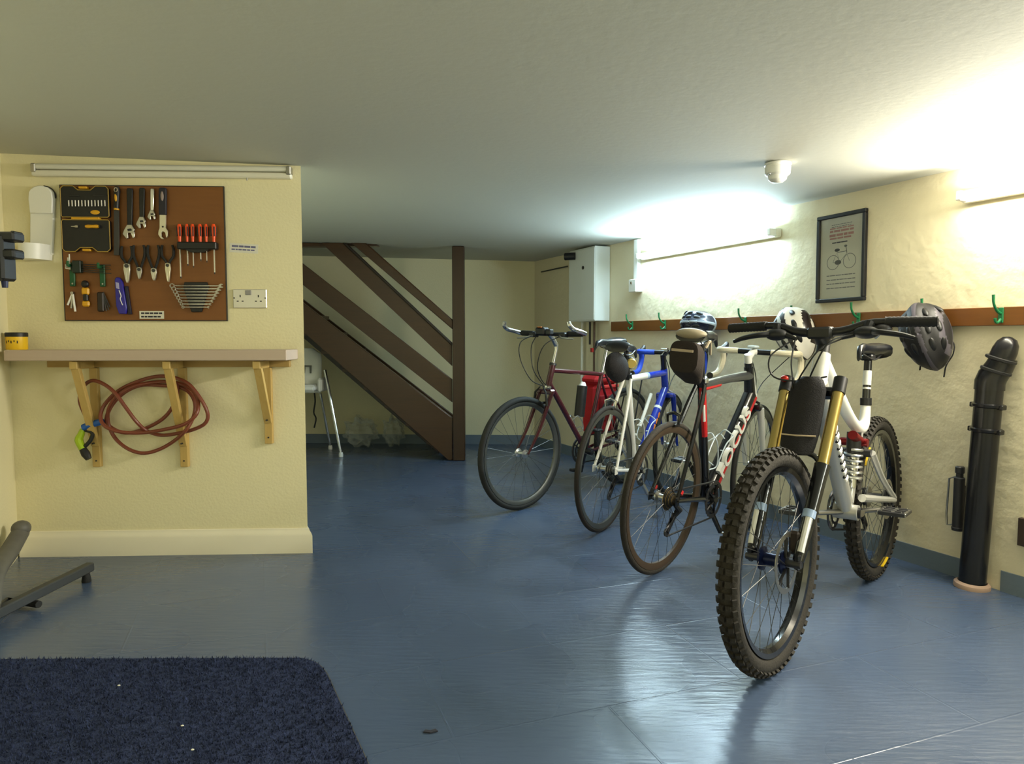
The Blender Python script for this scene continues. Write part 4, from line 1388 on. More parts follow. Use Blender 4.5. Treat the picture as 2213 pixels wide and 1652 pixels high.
# ================================================================== HELMETS
def helmet(label, px, py, size, R, m_shell, m_vent, m_trim, ribs, group='bicycle helmets on the coat rail', straps=(), body=None, off=0.12):
    p = right(px, py, off)
    t = thing('bicycle_helmet', label, 'helmet', p, RIGHT_ROT, group)
    nu, nv = 56, 26
    sh = MB()
    sx, sy, sz = size
    vs, fs, ms = [], [], []

    def surf(th, a, k=1.0):
        x, y, z = sin(th) * cos(a), sin(th) * sin(a), cos(th)
        f_ = k * (1.0 + (0.035 * cos(y * ribs * pi) * min(1, th / 0.4) if th < 1.55 else 0))
        taper = 1.0 - 0.16 * x                      # narrower brow, fuller back
        return R @ Vector((x * sx * f_, y * sy * f_ * taper, z * sz * f_))

    for i in range(nv + 1):
        th = pi * 0.58 * i / nv
        for j in range(nu):
            vs.append(surf(th, 2 * pi * j / nu))
    for i in range(nv):
        for j in range(nu):
            fs.append((i * nu + j, (i + 1) * nu + j, (i + 1) * nu + (j + 1) % nu, i * nu + (j + 1) % nu))
            th = pi * 0.58 * (i + 0.5) / nv
            y = sin(th) * sin(2 * pi * (j + 0.5) / nu)
            ms.append(m_trim if th > 1.58 or cos(y * ribs * pi) > 0.72 else m_shell)
    for k in (m_shell, m_trim):
        sh._mi(k)
    sh.v = vs
    sh.f = fs
    sh.m = [sh.mats.index(k) for k in ms]
    ob = sh.build('shell', t, smooth=60)
    for yy_ in (-1.0 / ribs, 1.0 / ribs) if ribs < 2.4 else (-1.0 / ribs, 1.0 / ribs, -0.0001 - 1.9 / ribs, 1.9 / ribs):
        for xx_ in (-0.62, -0.12, 0.40):
            y_ = max(-0.8, min(0.8, yy_))
            r2_ = xx_ * xx_ + y_ * y_
            if r2_ > 0.92:
                continue
            th, a = math.asin(sqrt(r2_)), atan2(y_, xx_)
            c_ = surf(th, a, 0.995)
            e1 = (surf(th + 0.02, a) - surf(th - 0.02, a))
            nrm = (Matrix.Identity(3) @ (surf(th, a) - R @ Vector((0, 0, -0.15 * sz)))).normalized()
            lx = (R @ Vector((1, 0, 0)))
            lx = (lx - nrm * lx.dot(nrm)).normalized()
            ly = nrm.cross(lx)
            Q = Matrix((lx, ly, nrm)).transposed()
            MB().ellip(c_, (sx * 0.20, sy * 0.13, 0.007), m_vent, 16, 8, Q).build('vent', t)
    so = ob.modifiers.new('thickness', 'SOLIDIFY')
    so.thickness = 0.018
    for pts in straps:
        MB().tube([right(a_, b_, off - 0.02 * 0 + w_) - p if False else Matrix.Rotation(-RIGHT_ROT, 3, 'Z') @ (right(a_, b_, w_) - p) for a_, b_, w_ in pts], 0.005, M_FABBLACK, n=6, smooth=4, flat=0.5).build('strap', t)
    return t


def rot3(x, y, z):
    return (Matrix.Rotation(radians(z), 3, 'Z') @ Matrix.Rotation(radians(y), 3, 'Y') @ Matrix.Rotation(radians(x), 3, 'X'))


M_HBLUE = mat('dark_navy_shell', '1a2036', 0.25, coat=0.4)
M_HGREY = mat('charcoal_shell', '2b2a2c', 0.45)
M_HWHITE = mat('white_shell', 'd9d6ce', 0.3)
helmet('small navy and white striped helmet hung behind the brown saddle bag', 1510, 702, (0.12, 0.09, 0.10), rot3(78, 0, 12), M_HBLUE, M_BLACK, mat('silver_shell_stripe', 'aebac6', 0.25, coat=0.3), 3.0,
       straps=[[(1500, 725, .10), (1528, 735, .09), (1542, 738, .08)], [(1525, 722, .08), (1545, 742, .08)]])
t = helmet('large white and black helmet hung on edge behind the mountain bike bars', 1720, 722, (0.15, 0.10, 0.11), rot3(70, 62, 0), M_HWHITE, M_BLACK, mat('black_red_shell', '1d1416', 0.3, coat=0.3), 2.3,
           straps=[[(1740, 690, .13), (1752, 735, .10), (1738, 770, .12), (1724, 760, .14)]])
t = helmet('dark ribbed helmet with dangling straps, nearest the drain pipe', 2003, 728, (0.150, 0.095, 0.115), rot3(70, 70, 0), mat('near_black_shell', '1c1b1d', 0.55), M_BLACK, mat('grey_mauve_shell', '4f4b54', 0.45), 2.6,
           straps=[[(2035, 735, .06), (2060, 740, .05), (2060, 765, .05), (2045, 790, .06), (2040, 815, .05)], [(1990, 785, .08), (1988, 800, .07)]], off=0.115)


# ================================================================== BICYCLES
def bike_root(label, x, y, head, lean, group='parked bicycles'):
    """local x forward from the rear axle, y to the rider's left, z up"""
    return thing('bicycle', label, 'bicycle', (x, y, 0), (Matrix.Rotation(radians(head), 3, 'Z') @ Matrix.Rotation(radians(-lean), 3, 'X')).to_euler()[:], group)


def steer_fn(p, d, ang):
    p, d = Vector(p), Vector(d).normalized()
    Q = Matrix.Rotation(radians(ang), 3, d)
    return lambda v: p + Q @ (Vector(v) - p)


IDENT = lambda v: v


def bar_seg(mb, a, b, r0, r1, m, n=10, flat=1.0):
    return mb.tube([a, Vector(a).lerp(Vector(b), 0.5), b], [r0, (r0 + r1) / 2, r1], m, n=n, flat=flat)


def wheel(root, ax, R, tw, m_tyre, m_rim, S=IDENT, rim_d=0.020, hub_r=0.014, hub_w=0.09, m_hub=M_ALU, nsp=28, disc=0.0, knobs=0, m_spoke=mat('dark_spoke', '4c4c4a', 0.4, metal=0.7), label=None, tall=1.0):
    ax = Vector(ax)
    Rx = Matrix.Rotation(pi / 2, 3, 'X')
    rr = R - 2 * tw * tall
    rim = MB()
    prof_ = [(rr - rim_d, -0.006), (rr - rim_d * 0.5, -tw * 0.55 - 0.003), (rr + 0.004, -tw * 0.62 - 0.003), (rr + 0.004, tw * 0.62 + 0.003), (rr - rim_d * 0.5, tw * 0.55 + 0.003), (rr - rim_d, 0.006), (rr - rim_d, -0.006)]
    rim.lathe(prof_, m_rim, 64, c=ax, R=Rx, capped=False)
    rim.xform(S)
    w = rim.build('wheel', root)
    ty = MB()
    nseg = 72
    ty.tube([ax + Vector(((R - tw * tall) * cos(2 * pi * i / nseg), 0, (R - tw * tall) * sin(2 * pi * i / nseg))) for i in range(nseg)], tw * 0.97, m_tyre, n=14, closed=True, up=(0, 1, 0), cap=False)
    if knobs:
        for i in range(knobs):
            a = 2 * pi * i / knobs
            for row, off in ((-1.15, 0), (-0.42, 0.5), (0.42, 0.5), (1.15, 0)):
                aa = a + off * 2 * pi / knobs
                th = row * 0.75
                rad = (R - tw) + tw * cos(th)
                c_ = ax + Vector((rad * cos(aa), tw * sin(th) * 1.02, rad * sin(aa)))
                Q = Matrix.Rotation(-aa, 3, 'Y') @ Matrix.Rotation(th, 3, 'Z')
                ty.box(c_, (0.012, 0.014, 0.017), m_tyre, Q)
    ty.xform(S).build('tyre', w)
    sp = MB()
    for i in range(nsp):
        a = 2 * pi * i / nsp
        s = 1 if i % 2 else -1
        b_ = a + (0.9 if (i // 2) % 2 else -0.9) * 0.5
        sp.tube([ax + Vector((hub_r * 1.5 * cos(b_), s * hub_w * 0.32, hub_r * 1.5 * sin(b_))), ax + Vector(((rr - rim_d) * cos(a), 0, (rr - rim_d) * sin(a)))], 0.0011, m_spoke, n=4, cap=False)
    sp.xform(S).build('spokes', w, smooth=0)
    hb_ = MB()
    hb_.lathe([(0.008, -hub_w / 2), (0.010, -hub_w * 0.40), (hub_r * 1.9, -hub_w * 0.36), (hub_r * 1.9, -hub_w * 0.30), (hub_r, -hub_w * 0.24), (hub_r, hub_w * 0.24), (hub_r * 1.9, hub_w * 0.30), (hub_r * 1.9, hub_w * 0.36), (0.010, hub_w * 0.40), (0.008, hub_w / 2)], m_hub, 20, c=ax, R=Rx)
    hb_.xform(S).build('hub', w)
    if disc:
        d = MB()
        yo = hub_w * 0.42
        d.lathe([(disc, -0.001), (disc, 0.001), (disc * 0.82, 0.001), (disc * 0.82, -0.001), (disc, -0.001)], M_STEEL, 40, c=ax + Vector((0, yo, 0)), R=Rx, capped=False)
        for i in range(6):
            a = pi / 3 * i
            bar_seg(d, ax + Vector((0.02 * cos(a), yo, 0.02 * sin(a))), ax + Vector((disc * 0.86 * cos(a + .4), yo, disc * 0.86 * sin(a + .4))), 0.005, 0.005, M_DSTEEL, 6, 0.3)
        d.xform(S).build('brake_disc', w)
    return w


def drivetrain(root, bb, ax, m_arm, ring_r=0.088, ang=200, sprocket_r=0.045, pedal=True, arm_l=0.170, m_ring=M_DSTEEL, m_cass=M_STEEL, flats=False):
    bb, ax = Vector(bb), Vector(ax)
    Rx = Matrix.Rotation(pi / 2, 3, 'X')
    cs = MB()
    cs.lathe([(0.020, -0.055), (0.022, -0.04), (0.022, 0.04), (0.020, 0.055)], M_BLACK, 16, c=bb, R=Rx)
    cs = cs.build('crankset', root)
    ch = MB()
    for yo, r_ in ((-0.045, ring_r), (-0.038, ring_r * 0.74)):
        pts = []
        nt = 44
        for i in range(nt):
            r2 = r_ if i % 2 else r_ * 0.95
            pts.append((r2 * cos(2 * pi * i / nt), r2 * sin(2 * pi * i / nt)))
        inner = [(r_ * 0.80 * cos(-2 * pi * i / nt), r_ * 0.80 * sin(-2 * pi * i / nt)) for i in range(nt)]
        vs = [bb + Vector((x, yo + dy, z)) for dy in (-0.0015, 0.0015) for x, z in pts] + [bb + Vector((x, yo + dy, -z)) for dy in (-0.0015, 0.0015) for x, z in inner]
        vs[2 * nt:] = [bb + Vector((r_ * 0.80 * cos(2 * pi * i / nt), yo + dy, r_ * 0.80 * sin(2 * pi * i / nt))) for dy in (-0.0015, 0.0015) for i in range(nt)]
        fs = []
        for i in range(nt):
            j = (i + 1) % nt
            fs += [(i, j, 2 * nt + j, 2 * nt + i), (nt + i, 3 * nt + i, 3 * nt + j, nt + j), (i, nt + i, nt + j, j), (2 * nt + i, 2 * nt + j, 3 * nt + j, 3 * nt + i)]
        ch.add(vs, fs, m_ring)
    for i in range(5):
        a = 2 * pi * i / 5 + radians(ang)
        bar_seg(ch, bb + Vector((0, -0.048, 0)), bb + Vector((ring_r * 0.86 * cos(a), -0.044, ring_r * 0.86 * sin(a))), 0.009, 0.006, m_arm, 8, 0.5)
    ch.build('chainring', cs, smooth=20)
    for s, a in ((-1, radians(ang)), (1, radians(ang + 180))):
        y0, y1 = s * 0.058, s * 0.075
        e = bb + Vector((arm_l * cos(a), y1, arm_l * sin(a)))
        am = MB()
        am.tube([bb + Vector((0, y0, 0)), bb.lerp(e, 0.1) + Vector((0, 0, 0)), e], [0.017, 0.014, 0.011], m_arm, n=10, flat=0.8)
        am = am.build('crank_arm', cs)
        if pedal:
            pd = MB()
            c_ = e + Vector((0, s * 0.055, 0))
            if flats:
                for dx in (-0.045, -0.015, 0.015, 0.045):
                    pd.cbox(c_ + Vector((dx, 0, 0)), (0.012, 0.095, 0.016), M_DSTEEL, 0.002)
                for dy in (-0.045, 0, 0.045):
                    pd.cbox(c_ + Vector((0, dy, 0)), (0.10, 0.012, 0.015), M_STEEL, 0.002)
                for dx in (-0.045, 0.045):
                    for dy in (-0.035, 0.0, 0.035):
                        pd.tube([c_ + Vector((dx, dy, -0.013)), c_ + Vector((dx, dy, 0.013))], 0.002, M_STEEL, n=6)
            else:
                pd.cbox(c_, (0.07, 0.055, 0.016), M_BLACK, 0.006)
                pd.cbox(c_ + Vector((0.03, 0, 0.006)), (0.02, 0.04, 0.012), M_DSTEEL, 0.003)
            pd.tube([e, c_], 0.006, M_STEEL, n=8)
            pd.build('pedal', cs)
    cas = MB()
    for i in range(7):
        r_ = sprocket_r * (1 - 0.10 * i)
        y_ = -0.022 - 0.0042 * i
        cas.lathe([(r_, y_ + 0.001), (r_, y_ - 0.001)], m_cass if i % 2 == 0 else M_DSTEEL, 28, c=ax, R=Rx.inverted() if False else Matrix(((1, 0, 0), (0, 0, 1), (0, 1, 0))))
    cas.build('cassette', root, smooth=20)
    dr = MB()
    p1, p2 = ax + Vector((0.020, -0.045, -0.075)), ax + Vector((-0.035, -0.045, -0.135))
    dr.tube([ax + Vector((0.005, -0.055, -0.02)), ax + Vector((0.03, -0.062, -0.045)), p1], [0.010, 0.016, 0.012], M_BLACK, n=8)
    for s in (-0.007, 0.007):
        dr.tube([p1 + Vector((0, s, 0)), p2 + Vector((0, s, 0))], 0.010, M_BLACK, n=8, flat=0.25, up=(0, 1, 0))
    for p_ in (p1, p2):
        dr.lathe([(0.020, -0.003), (0.020, 0.003)], M_DSTEEL, 16, c=p_, R=Rx)
    dr.build('derailleur', root)
    cn = MB()
    r_c = sprocket_r * 0.75
    cn.tube([ax + Vector((0, -0.040, r_c)), bb + Vector((0, -0.043, ring_r))], 0.0045, M_DSTEEL, n=6)
    cn.tube([bb + Vector((ring_r * cos(a), -0.043, ring_r * sin(a))) for a in [pi / 2 - pi * i / 10 for i in range(11)]], 0.0045, M_DSTEEL, n=6)
    cn.tube([bb + Vector((0, -0.043, -ring_r)), p2 + Vector((0.004, 0, -0.020))], 0.0045, M_DSTEEL, n=6)
    cn.tube([p2 + Vector((-0.018, 0, 0.004)), p1 + Vector((0.018, 0, -0.004))], 0.0045, M_DSTEEL, n=6)
    cn.build('chain', root)


def saddle(root, c, L, W, m, tilt=0.0, m_rear=None):
    c = Vector(c)
    secs = []
    prof_ = [(1.0, 0.10, 0.55), (0.93, 0.17, 0.9), (0.75, 0.20, 1.0), (0.55, 0.27, 1.0), (0.38, 0.50, 1.02), (0.2, 0.86, 1.08), (0.08, 1.0, 1.12), (0.0, 0.92, 0.9)]
    for f, w_, h_ in prof_:
        x = (f - 0.42) * L
        hw = W / 2 * w_
        z = 0.012 * (h_ - 1) * 8 + tilt * x
        s_ = []
        for i in range(14):
            a = 2 * pi * i / 14
            yy_, zz_ = hw * cos(a), 0.020 * sin(a) * h_
            if sin(a) < 0:
                zz_ *= 1.3
            s_.append(c + Vector((x, yy_, z + zz_)))
        secs.append(s_)
    o = MB().loft(secs, m).build('saddle', root, smooth=60)
    r_ = MB()
    for s in (-1, 1):
        r_.tube([c + Vector((L * 0.48, s * 0.008, -0.016)), c + Vector((L * 0.15, s * 0.022, -0.040)), c + Vector((-L * 0.12, s * 0.022, -0.040)), c + Vector((-L * 0.32, s * 0.035, -0.012))], 0.0035, M_DSTEEL, n=6, smooth=3)
    r_.build('saddle_rails', o)
    if m_rear:
        MB().ellip(c + Vector((-L * 0.38, 0, 0.006)), (0.035, W * 0.50, 0.024), m_rear, 16, 10).build('rear_trim', o)
    return o


def drop_bar(root, xb, zb, hw, m_tape, m_mid, S, m_hood=M_BLACK):
    hb_ = MB().tube([S((xb, -0.10, zb)), S((xb, 0.10, zb))], 0.0145, m_mid, n=12).build('handlebar', root)
    for s in (-1, 1):
        pts = [(xb, s * 0.085, zb), (xb, s * (hw - 0.045), zb), (xb + 0.022, s * (hw - 0.008), zb), (xb + 0.075, s * hw, zb - 0.004), (xb + 0.104, s * hw, zb - 0.045), (xb + 0.080, s * (hw + 0.004), zb - 0.105),
               (xb + 0.030, s * (hw + 0.006), zb - 0.132), (xb - 0.050, s * (hw + 0.006), zb - 0.138)]
        MB().tube([S(p) for p in pts], 0.0165, m_tape, n=10, smooth=5).build('bar_tape', hb_)
        MB().tube([S(pts[-1]), S(Vector(pts[-1]) + Vector((-0.008, 0, 0)))], 0.0175, M_BLACK, n=10).build('bar_plug', hb_)
        lv = MB()
        lv.tube([S((xb + 0.085, s * hw, zb + 0.002)), S((xb + 0.130, s * hw, zb + 0.014)), S((xb + 0.146, s * hw, zb + 0.034))], [0.017, 0.018, 0.011], m_hood, n=10)
        lv.tube([S((xb + 0.140, s * hw, zb + 0.014)), S((xb + 0.148, s * (hw + 0.003), zb - 0.03)), S((xb + 0.122, s * (hw + 0.006), zb - 0.10))], [0.008, 0.009, 0.006], M_DSTEEL if m_hood is M_BLACK else M_BLACK, n=8, smooth=4)
        lv.build('brake_lever', hb_)
    return hb_


def fork(root, crown, axle, S, m, w=0.05, rake=True, r0=0.013, r1=0.008, m_crown=None, steer_top=None):
    f = MB()
    crown, axle = Vector(crown), Vector(axle)
    f.cbox(crown, (0.045, 2 * w + 0.02, 0.03), m_crown or m, 0.008)
    for s in (-1, 1):
        a = crown + Vector((0, s * w, 0))
        b_ = axle + Vector((-0.002, s * w, 0))
        mid_ = a.lerp(b_, 0.6) + (Vector((-0.012, 0, -0.006)) if rake else Vector())
        f.tube([a, mid_, b_], [r0 * 1.25, r0, r1], m, n=10, smooth=5, flat=0.75)
    if steer_top is not None:
        f.tube([crown, steer_top], 0.016, m_crown or m, n=12)
    f.xform(S)
    return f.build('fork', root)


def caliper(root, p, S, m=M_DSTEEL):
    p = Vector(p)
    c_ = MB()
    for s in (-1, 1):
        c_.tube([p + Vector((0, 0, 0.02)), p + Vector((0, s * 0.030, 0.008)), p + Vector((0, s * 0.026, -0.028))], [0.008, 0.008, 0.006], m, n=8)
        c_.cbox(p + Vector((0, s * 0.020, -0.032)), (0.045, 0.008, 0.010), M_BLACK, 0.002)
    c_.xform(S)
    return c_.build('brake_caliper', root)


def cage(root, a, b, side_m, out):
    """bottle cage along a tube from a to b, standing off in direction out"""
    a, b, out = Vector(a), Vector(b), Vector(out)
    u = (b - a).normalized()
    L_ = (b - a).length
    sd = Vector((0, 1, 0))
    c_ = MB()
    for s in (-1, 1):
        c_.tube([a + out * 0.03 + sd * s * 0.012, a + u * 0.005 + out * 0.075 + sd * s * 0.030, a + u * L_ * 0.55 + out * 0.085 + sd * s * 0.034, a + u * L_ * 0.95 + out * 0.055 + sd * s * 0.036, a + u * L_ * 0.9 + out * 0.028 + sd * s * 0.012], 0.0032, side_m, n=6, smooth=5)
    c_.tube([a + u * L_ * 0.97 + out * 0.05 + sd * -0.036, a + u * L_ + out * 0.085, a + u * L_ * 0.97 + out * 0.05 + sd * 0.036], 0.0032, side_m, n=6, smooth=5)
    c_.cbox(a.lerp(b, 0.5) + out * 0.028, (0.01, 0.02, 0.012), side_m, 0.002)
    return c_.build('bottle_cage', root)


def rear_triangle(f, ax, bb, sc, m_stay, m_chain, r=0.009, w=0.065):
    ax, bb, sc = Vector(ax), Vector(bb), Vector(sc)
    for s in (-1, 1):
        d = ax + Vector((0, s * w, 0))
        f.tube([sc + Vector((-0.01, s * 0.020, -0.01)), sc.lerp(ax, 0.25) + Vector((0, s * 0.035, 0)), d], [r * 0.9, r, r * 0.8], m_stay, n=8, smooth=4)
        f.tube([bb + Vector((-0.02, s * 0.030, 0)), bb.lerp(ax, 0.35) + Vector((0, s * 0.040, 0)), d], [r * 1.2, r * 1.1, r * 0.9], m_chain, n=8, smooth=4)
        f.cbox(d + Vector((0.0, 0, -0.004)), (0.035, 0.006, 0.04), m_chain, 0.003)


# ---------------------------------------------------------------- first: maroon hybrid bicycle (furthest, facing the viewer)
b1 = bike_root('maroon hybrid bicycle with silver bar ends, furthest from the viewer beside the stair post', 0.786, 4.89, 226.3, 1.7)
AX, AF, BB_ = (0, 0, 0.342), (1.06, 0, 0.342), (0.44, 0, 0.285)
HT, HB_, SCL = Vector((0.80, 0, 0.862)), Vector((0.838, 0, 0.735)), Vector((0.285, 0, 0.80))
S = steer_fn(HT, HT - HB_, -3)
f = MB()
bar_seg(f, HT, HB_, 0.019, 0.019, M_MAROON, 14)
bar_seg(f, HT + Vector((0.008, 0, -0.03)), SCL + Vector((0, 0, -0.012)), 0.015, 0.014, M_MAROON, 12)
bar_seg(f, HB_ + Vector((-0.004, 0, 0.025)), BB_, 0.017, 0.017, M_MAROON, 12)
bar_seg(f, SCL, BB_, 0.0145, 0.0145, M_MAROON, 12)
f.tube([Vector(BB_) + Vector((0, -0.036, 0)), Vector(BB_) + Vector((0, 0.036, 0))], 0.021, M_MAROON, n=14)
rear_triangle(f, AX, BB_, SCL, M_MAROON, M_MAROON)
f.tube([HT, HT + (HT - HB_).normalized() * 0.014], 0.022, M_DSTEEL, n=14)
f.tube([HB_, HB_ - (HT - HB_).normalized() * 0.014], 0.022, M_CHROME, n=14)
f.build('frame', b1)
fork(b1, (0.858, 0, 0.703), AF, S, M_MAROON, 0.052)
wheel(b1, AF, 0.342, 0.0185, mat('grey_black_tyre', '212220', 0.8), mat('worn_grey_rim', '6b6d6a', 0.4, metal=0.8), S)
wheel(b1, AX, 0.342, 0.0185, mat('grey_black_tyre', '212220', 0.8), mat('worn_grey_rim', '6b6d6a', 0.4, metal=0.8))
vb = MB()
for s in (-1, 1):
    vb.tube([Vector((0.905, s * 0.056, 0.62)), Vector((0.905, s * 0.045, 0.70)), Vector((0.895, s * 0.012, 0.735))], [0.008, 0.007, 0.004], M_BLACK, n=8)
    vb.cbox((0.915, s * 0.036, 0.64), (0.05, 0.014, 0.014), M_BLACK, 0.003)
vb.xform(S).build('brake_arms', b1)
stm = MB()
stm.tube([HT + Vector((-0.004, 0, 0.014)), Vector((0.772, 0, 0.955)), Vector((0.770, 0, 0.985))], [0.011, 0.011, 0.014], M_CHROME, n=12)
stm.tube([Vector((0.770, 0, 0.985)), Vector((0.80, 0, 1.025)), Vector((0.83, 0, 1.055))], [0.015, 0.014, 0.017], M_CHROME, n=12)
stm.xform(S).build('stem', b1)
hbar = MB().tube([S((0.818, -0.275, 1.06)), S((0.83, -0.06, 1.055)), S((0.83, 0.06, 1.055)), S((0.818, 0.275, 1.06))], 0.0115, M_BLACK, n=10).build('handlebar', b1)
for s in (-1, 1):
    MB().tube([S((0.822, s * 0.145, 1.0575)), S((0.819, s * 0.255, 1.06))], 0.017, M_RUBBER, n=12).build('grip', hbar)
    MB().tube([S((0.815, s * 0.270, 1.06)), S((0.865, s * 0.278, 1.072)), S((0.925, s * 0.280, 1.084)), S((0.955, s * 0.276, 1.105)), S((0.960, s * 0.268, 1.128))], [0.015, 0.0135, 0.0135, 0.0135, 0.012], M_CHROME, n=10, smooth=4).build('bar_end', hbar)
    lv = MB()
    lv.cbox(S((0.842, s * 0.125, 1.05)), (0.045, 0.05, 0.03), M_BLACK, 0.006)
    lv.tube([S((0.862, s * 0.115, 1.045)), S((0.885, s * 0.15, 1.035)), S((0.880, s * 0.235, 1.03))], [0.006, 0.006, 0.005], M_STEEL, n=8, smooth=3)
    lv.build('brake_lever', hbar)
lm = MB()
lm.cbox(S((0.862, -0.035, 1.072)), (0.06, 0.075, 0.05), M_BLACK, 0.010)
lm.cbox(S((0.86, 0.025, 1.068)), (0.04, 0.04, 0.035), M_BLACK, 0.006)
lm = lm.build('handlebar_light', b1)
MB().cbox(S((0.885, -0.035, 1.098)), (0.012, 0.03, 0.004), M_ORANGE, 0.001).build('reflector_strip', lm)
for k_, pts in enumerate(([(0.865, -0.12, 1.045), (0.985, -0.10, 1.00), (1.02, -0.06, 0.90), (0.97, -0.02, 0.78), (0.875, 0.0, 0.735)], [(0.865, 0.12, 1.045), (0.955, 0.07, 0.985), (0.965, 0.03, 0.86), (0.90, 0.02, 0.76), (0.80, 0.01, 0.72)],
                          [(0.86, -0.09, 1.04), (0.93, -0.06, 0.97), (0.94, -0.03, 0.84), (0.86, -0.02, 0.74)])):
    MB().tube([S(p) for p in pts], 0.0028, M_BLACK, n=6, smooth=6).build('cable', b1)
MB().tube([SCL, Vector((0.262, 0, 0.87)), Vector((0.238, 0, 0.965))], 0.0135, M_CHROME, n=12).build('seatpost', b1)
saddle(b1, (0.215, 0, 1.005), 0.27, 0.16, M_SADDLE)
drivetrain(b1, BB_, AX, M_DSTEEL, ang=250)
rk = MB()
for s in (-1, 1):
    rk.tube([(0.22, s * 0.045, 0.755), (0.05, s * 0.055, 0.765), (-0.17, s * 0.05, 0.765)], 0.005, M_BLACK, n=6, smooth=3)
    rk.tube([(0.0, s * 0.070, 0.355), (0.02, s * 0.062, 0.765)], 0.005, M_BLACK, n=6)
    rk.tube([(0.0, s * 0.070, 0.355), (-0.12, s * 0.058, 0.765)], 0.005, M_BLACK, n=6)
rk.tube([(-0.17, -0.05, 0.765), (-0.17, 0.05, 0.765)], 0.005, M_BLACK, n=6)
rk.build('luggage_rack', b1)
bt_ = MB().tube([Vector((0.47, 0.0, 0.50)) + Vector((0.05, 0, 0.02)), Vector((0.445, 0, 0.70)) + Vector((0.05, 0, 0.02))], 0.034, M_BLACK, n=16).build('water_bottle', b1)
MB().tube([(0.494, 0, 0.72), (0.49, 0, 0.745)], [0.026, 0.014], M_WHITE, n=14).build('bottle_cap', bt_)
cage(b1, (0.62, 0, 0.49), (0.55, 0, 0.40), M_ALU, (-0.6, 0, 0.6))
# pannier hangs from the rack: a thing of its own
R1 = b1.matrix_basis if False else (Matrix.Translation(b1.location) @ b1.rotation_euler.to_matrix().to_4x4())


def hung(name, label, cat, R, p):
    m = R @ Vector(p)
    t = thing(name, label, cat, m, R.to_euler()[:])
    return t


pn = hung('pannier_bag', 'red pannier bag hung on the far side of the maroon bicycle rack', 'bag', R1, (0.10, -0.146, 0.50))
MB().cbox((0, 0, 0.03), (0.27, 0.13, 0.36), M_FABRED, 0.03).build('bag_body', pn)
MB().cbox((0, -0.0, 0.235), (0.285, 0.145, 0.06), M_FABRED, 0.022).build('lid', pn)
MB().cbox((0.0, 0.068, 0.19), (0.24, 0.012, 0.022), mat('light_red_trim', 'd8403c', 0.5), 0.004).build('lid_strap', pn)
MB().cbox((0.02, 0.068, 0.04), (0.15, 0.012, 0.18), mat('dark_red_pocket', '8f0c14', 0.75), 0.005).build('pocket', pn)

# ---------------------------------------------------------------- second: blue and white racing bicycle
b2 = bike_root('blue and white racing bicycle with blue bar tape, between the maroon and the black bicycles', 0.484, 3.659, 57.0, -2.2)
AX, AF, BB_ = (0, 0, 0.338), (0.98, 0, 0.338), (0.405, 0, 0.268)
HT, HB_, SCL = Vector((0.795, 0, 0.84)), Vector((0.838, 0, 0.70)), Vector((0.25, 0, 0.815))
S = steer_fn(HT, HT - HB_, 4)
f = MB()
bar_seg(f, HT, HB_, 0.021, 0.022, M_BLUE, 14)
a_, b_ = SCL + Vector((0, 0, -0.01)), HT + Vector((0.006, 0, -0.025))
bar_seg(f, a_, a_.lerp(b_, 0.44), 0.018, 0.020, M_BIKEWHITE, 12)
bar_seg(f, a_.lerp(b_, 0.44), a_.lerp(b_, 0.50), 0.0205, 0.0205, mat('pale_blue_band', '9db4d8', 0.3), 12)
bar_seg(f, a_.lerp(b_, 0.50), b_, 0.020, 0.020, M_BLUE, 12)
a_, b_ = HB_ + Vector((-0.006, 0, 0.02)), Vector(BB_)
bar_seg(f, a_, a_.lerp(b_, 0.25), 0.023, 0.024, M_BLUE, 14)
bar_seg(f, a_.lerp(b_, 0.25), a_.lerp(b_, 0.28), 0.0245, 0.0245, M_BIKEWHITE, 14)
bar_seg(f, a_.lerp(b_, 0.28), b_, 0.024, 0.024, M_BLUE, 14)
bar_seg(f, SCL, BB_, 0.0155, 0.016, M_BIKEWHITE, 12)
f.tube([Vector(BB_) + Vector((0, -0.036, 0)), Vector(BB_) + Vector((0, 0.036, 0))], 0.021, M_BLUE, n=14)
rear_triangle(f, AX, BB_, SCL, M_BIKEWHITE, M_BIKEWHITE, r=0.0095)
fr = f.build('frame', b2)
lt = MB()
rgb = random.Random(4)
dv = (b_ - a_).normalized()
for i in range(6):
    c_ = a_.lerp(b_, 0.34 + i * 0.075)
    for q in range(2):
        lt.cbox(c_ + dv * (0.013 * q) + Vector((0.006 * (q - .5), -0.021, 0.006 * (q - .5))), (0.012, 0.014, 0.036 - 0.010 * q), M_ORANGE, 0.002, Matrix.Rotation(-atan2(dv.z, dv.x) + pi / 2 + rgb.uniform(-.35, .35), 3, 'Y'))
lt.build('frame_lettering', fr)
fork(b2, (0.852, 0, 0.672), AF, S, M_BLUE, 0.048)
wheel(b2, AF, 0.338, 0.0125, M_RUBBER, M_DSTEEL, S, rim_d=0.022)
wheel(b2, AX, 0.338, 0.0125, mat('brown_black_tyre', '241f1a', 0.8), mat('worn_grey_rim', '6b6d6a', 0.4, metal=0.8), rim_d=0.022)
caliper(b2, (0.885, 0, 0.682), S, M_ALU)
caliper(b2, (0.035, 0, 0.69), IDENT, M_CHROME)
MB().tube([HT, HT + (HT - HB_).normalized() * 0.085, Vector((0.83, 0, 0.942)), Vector((0.868, 0, 0.94))], [0.018, 0.018, 0.016, 0.018], M_BIKEBLACK, n=12).xform(S).build('stem', b2)
MB().cbox(S((0.80, 0, 0.963)), (0.05, 0.04, 0.012), M_CHROME, 0.004).build('cycle_computer', b2)
drop_bar(b2, 0.868, 0.94, 0.205, M_BLUETAPE, M_BLACK, S)
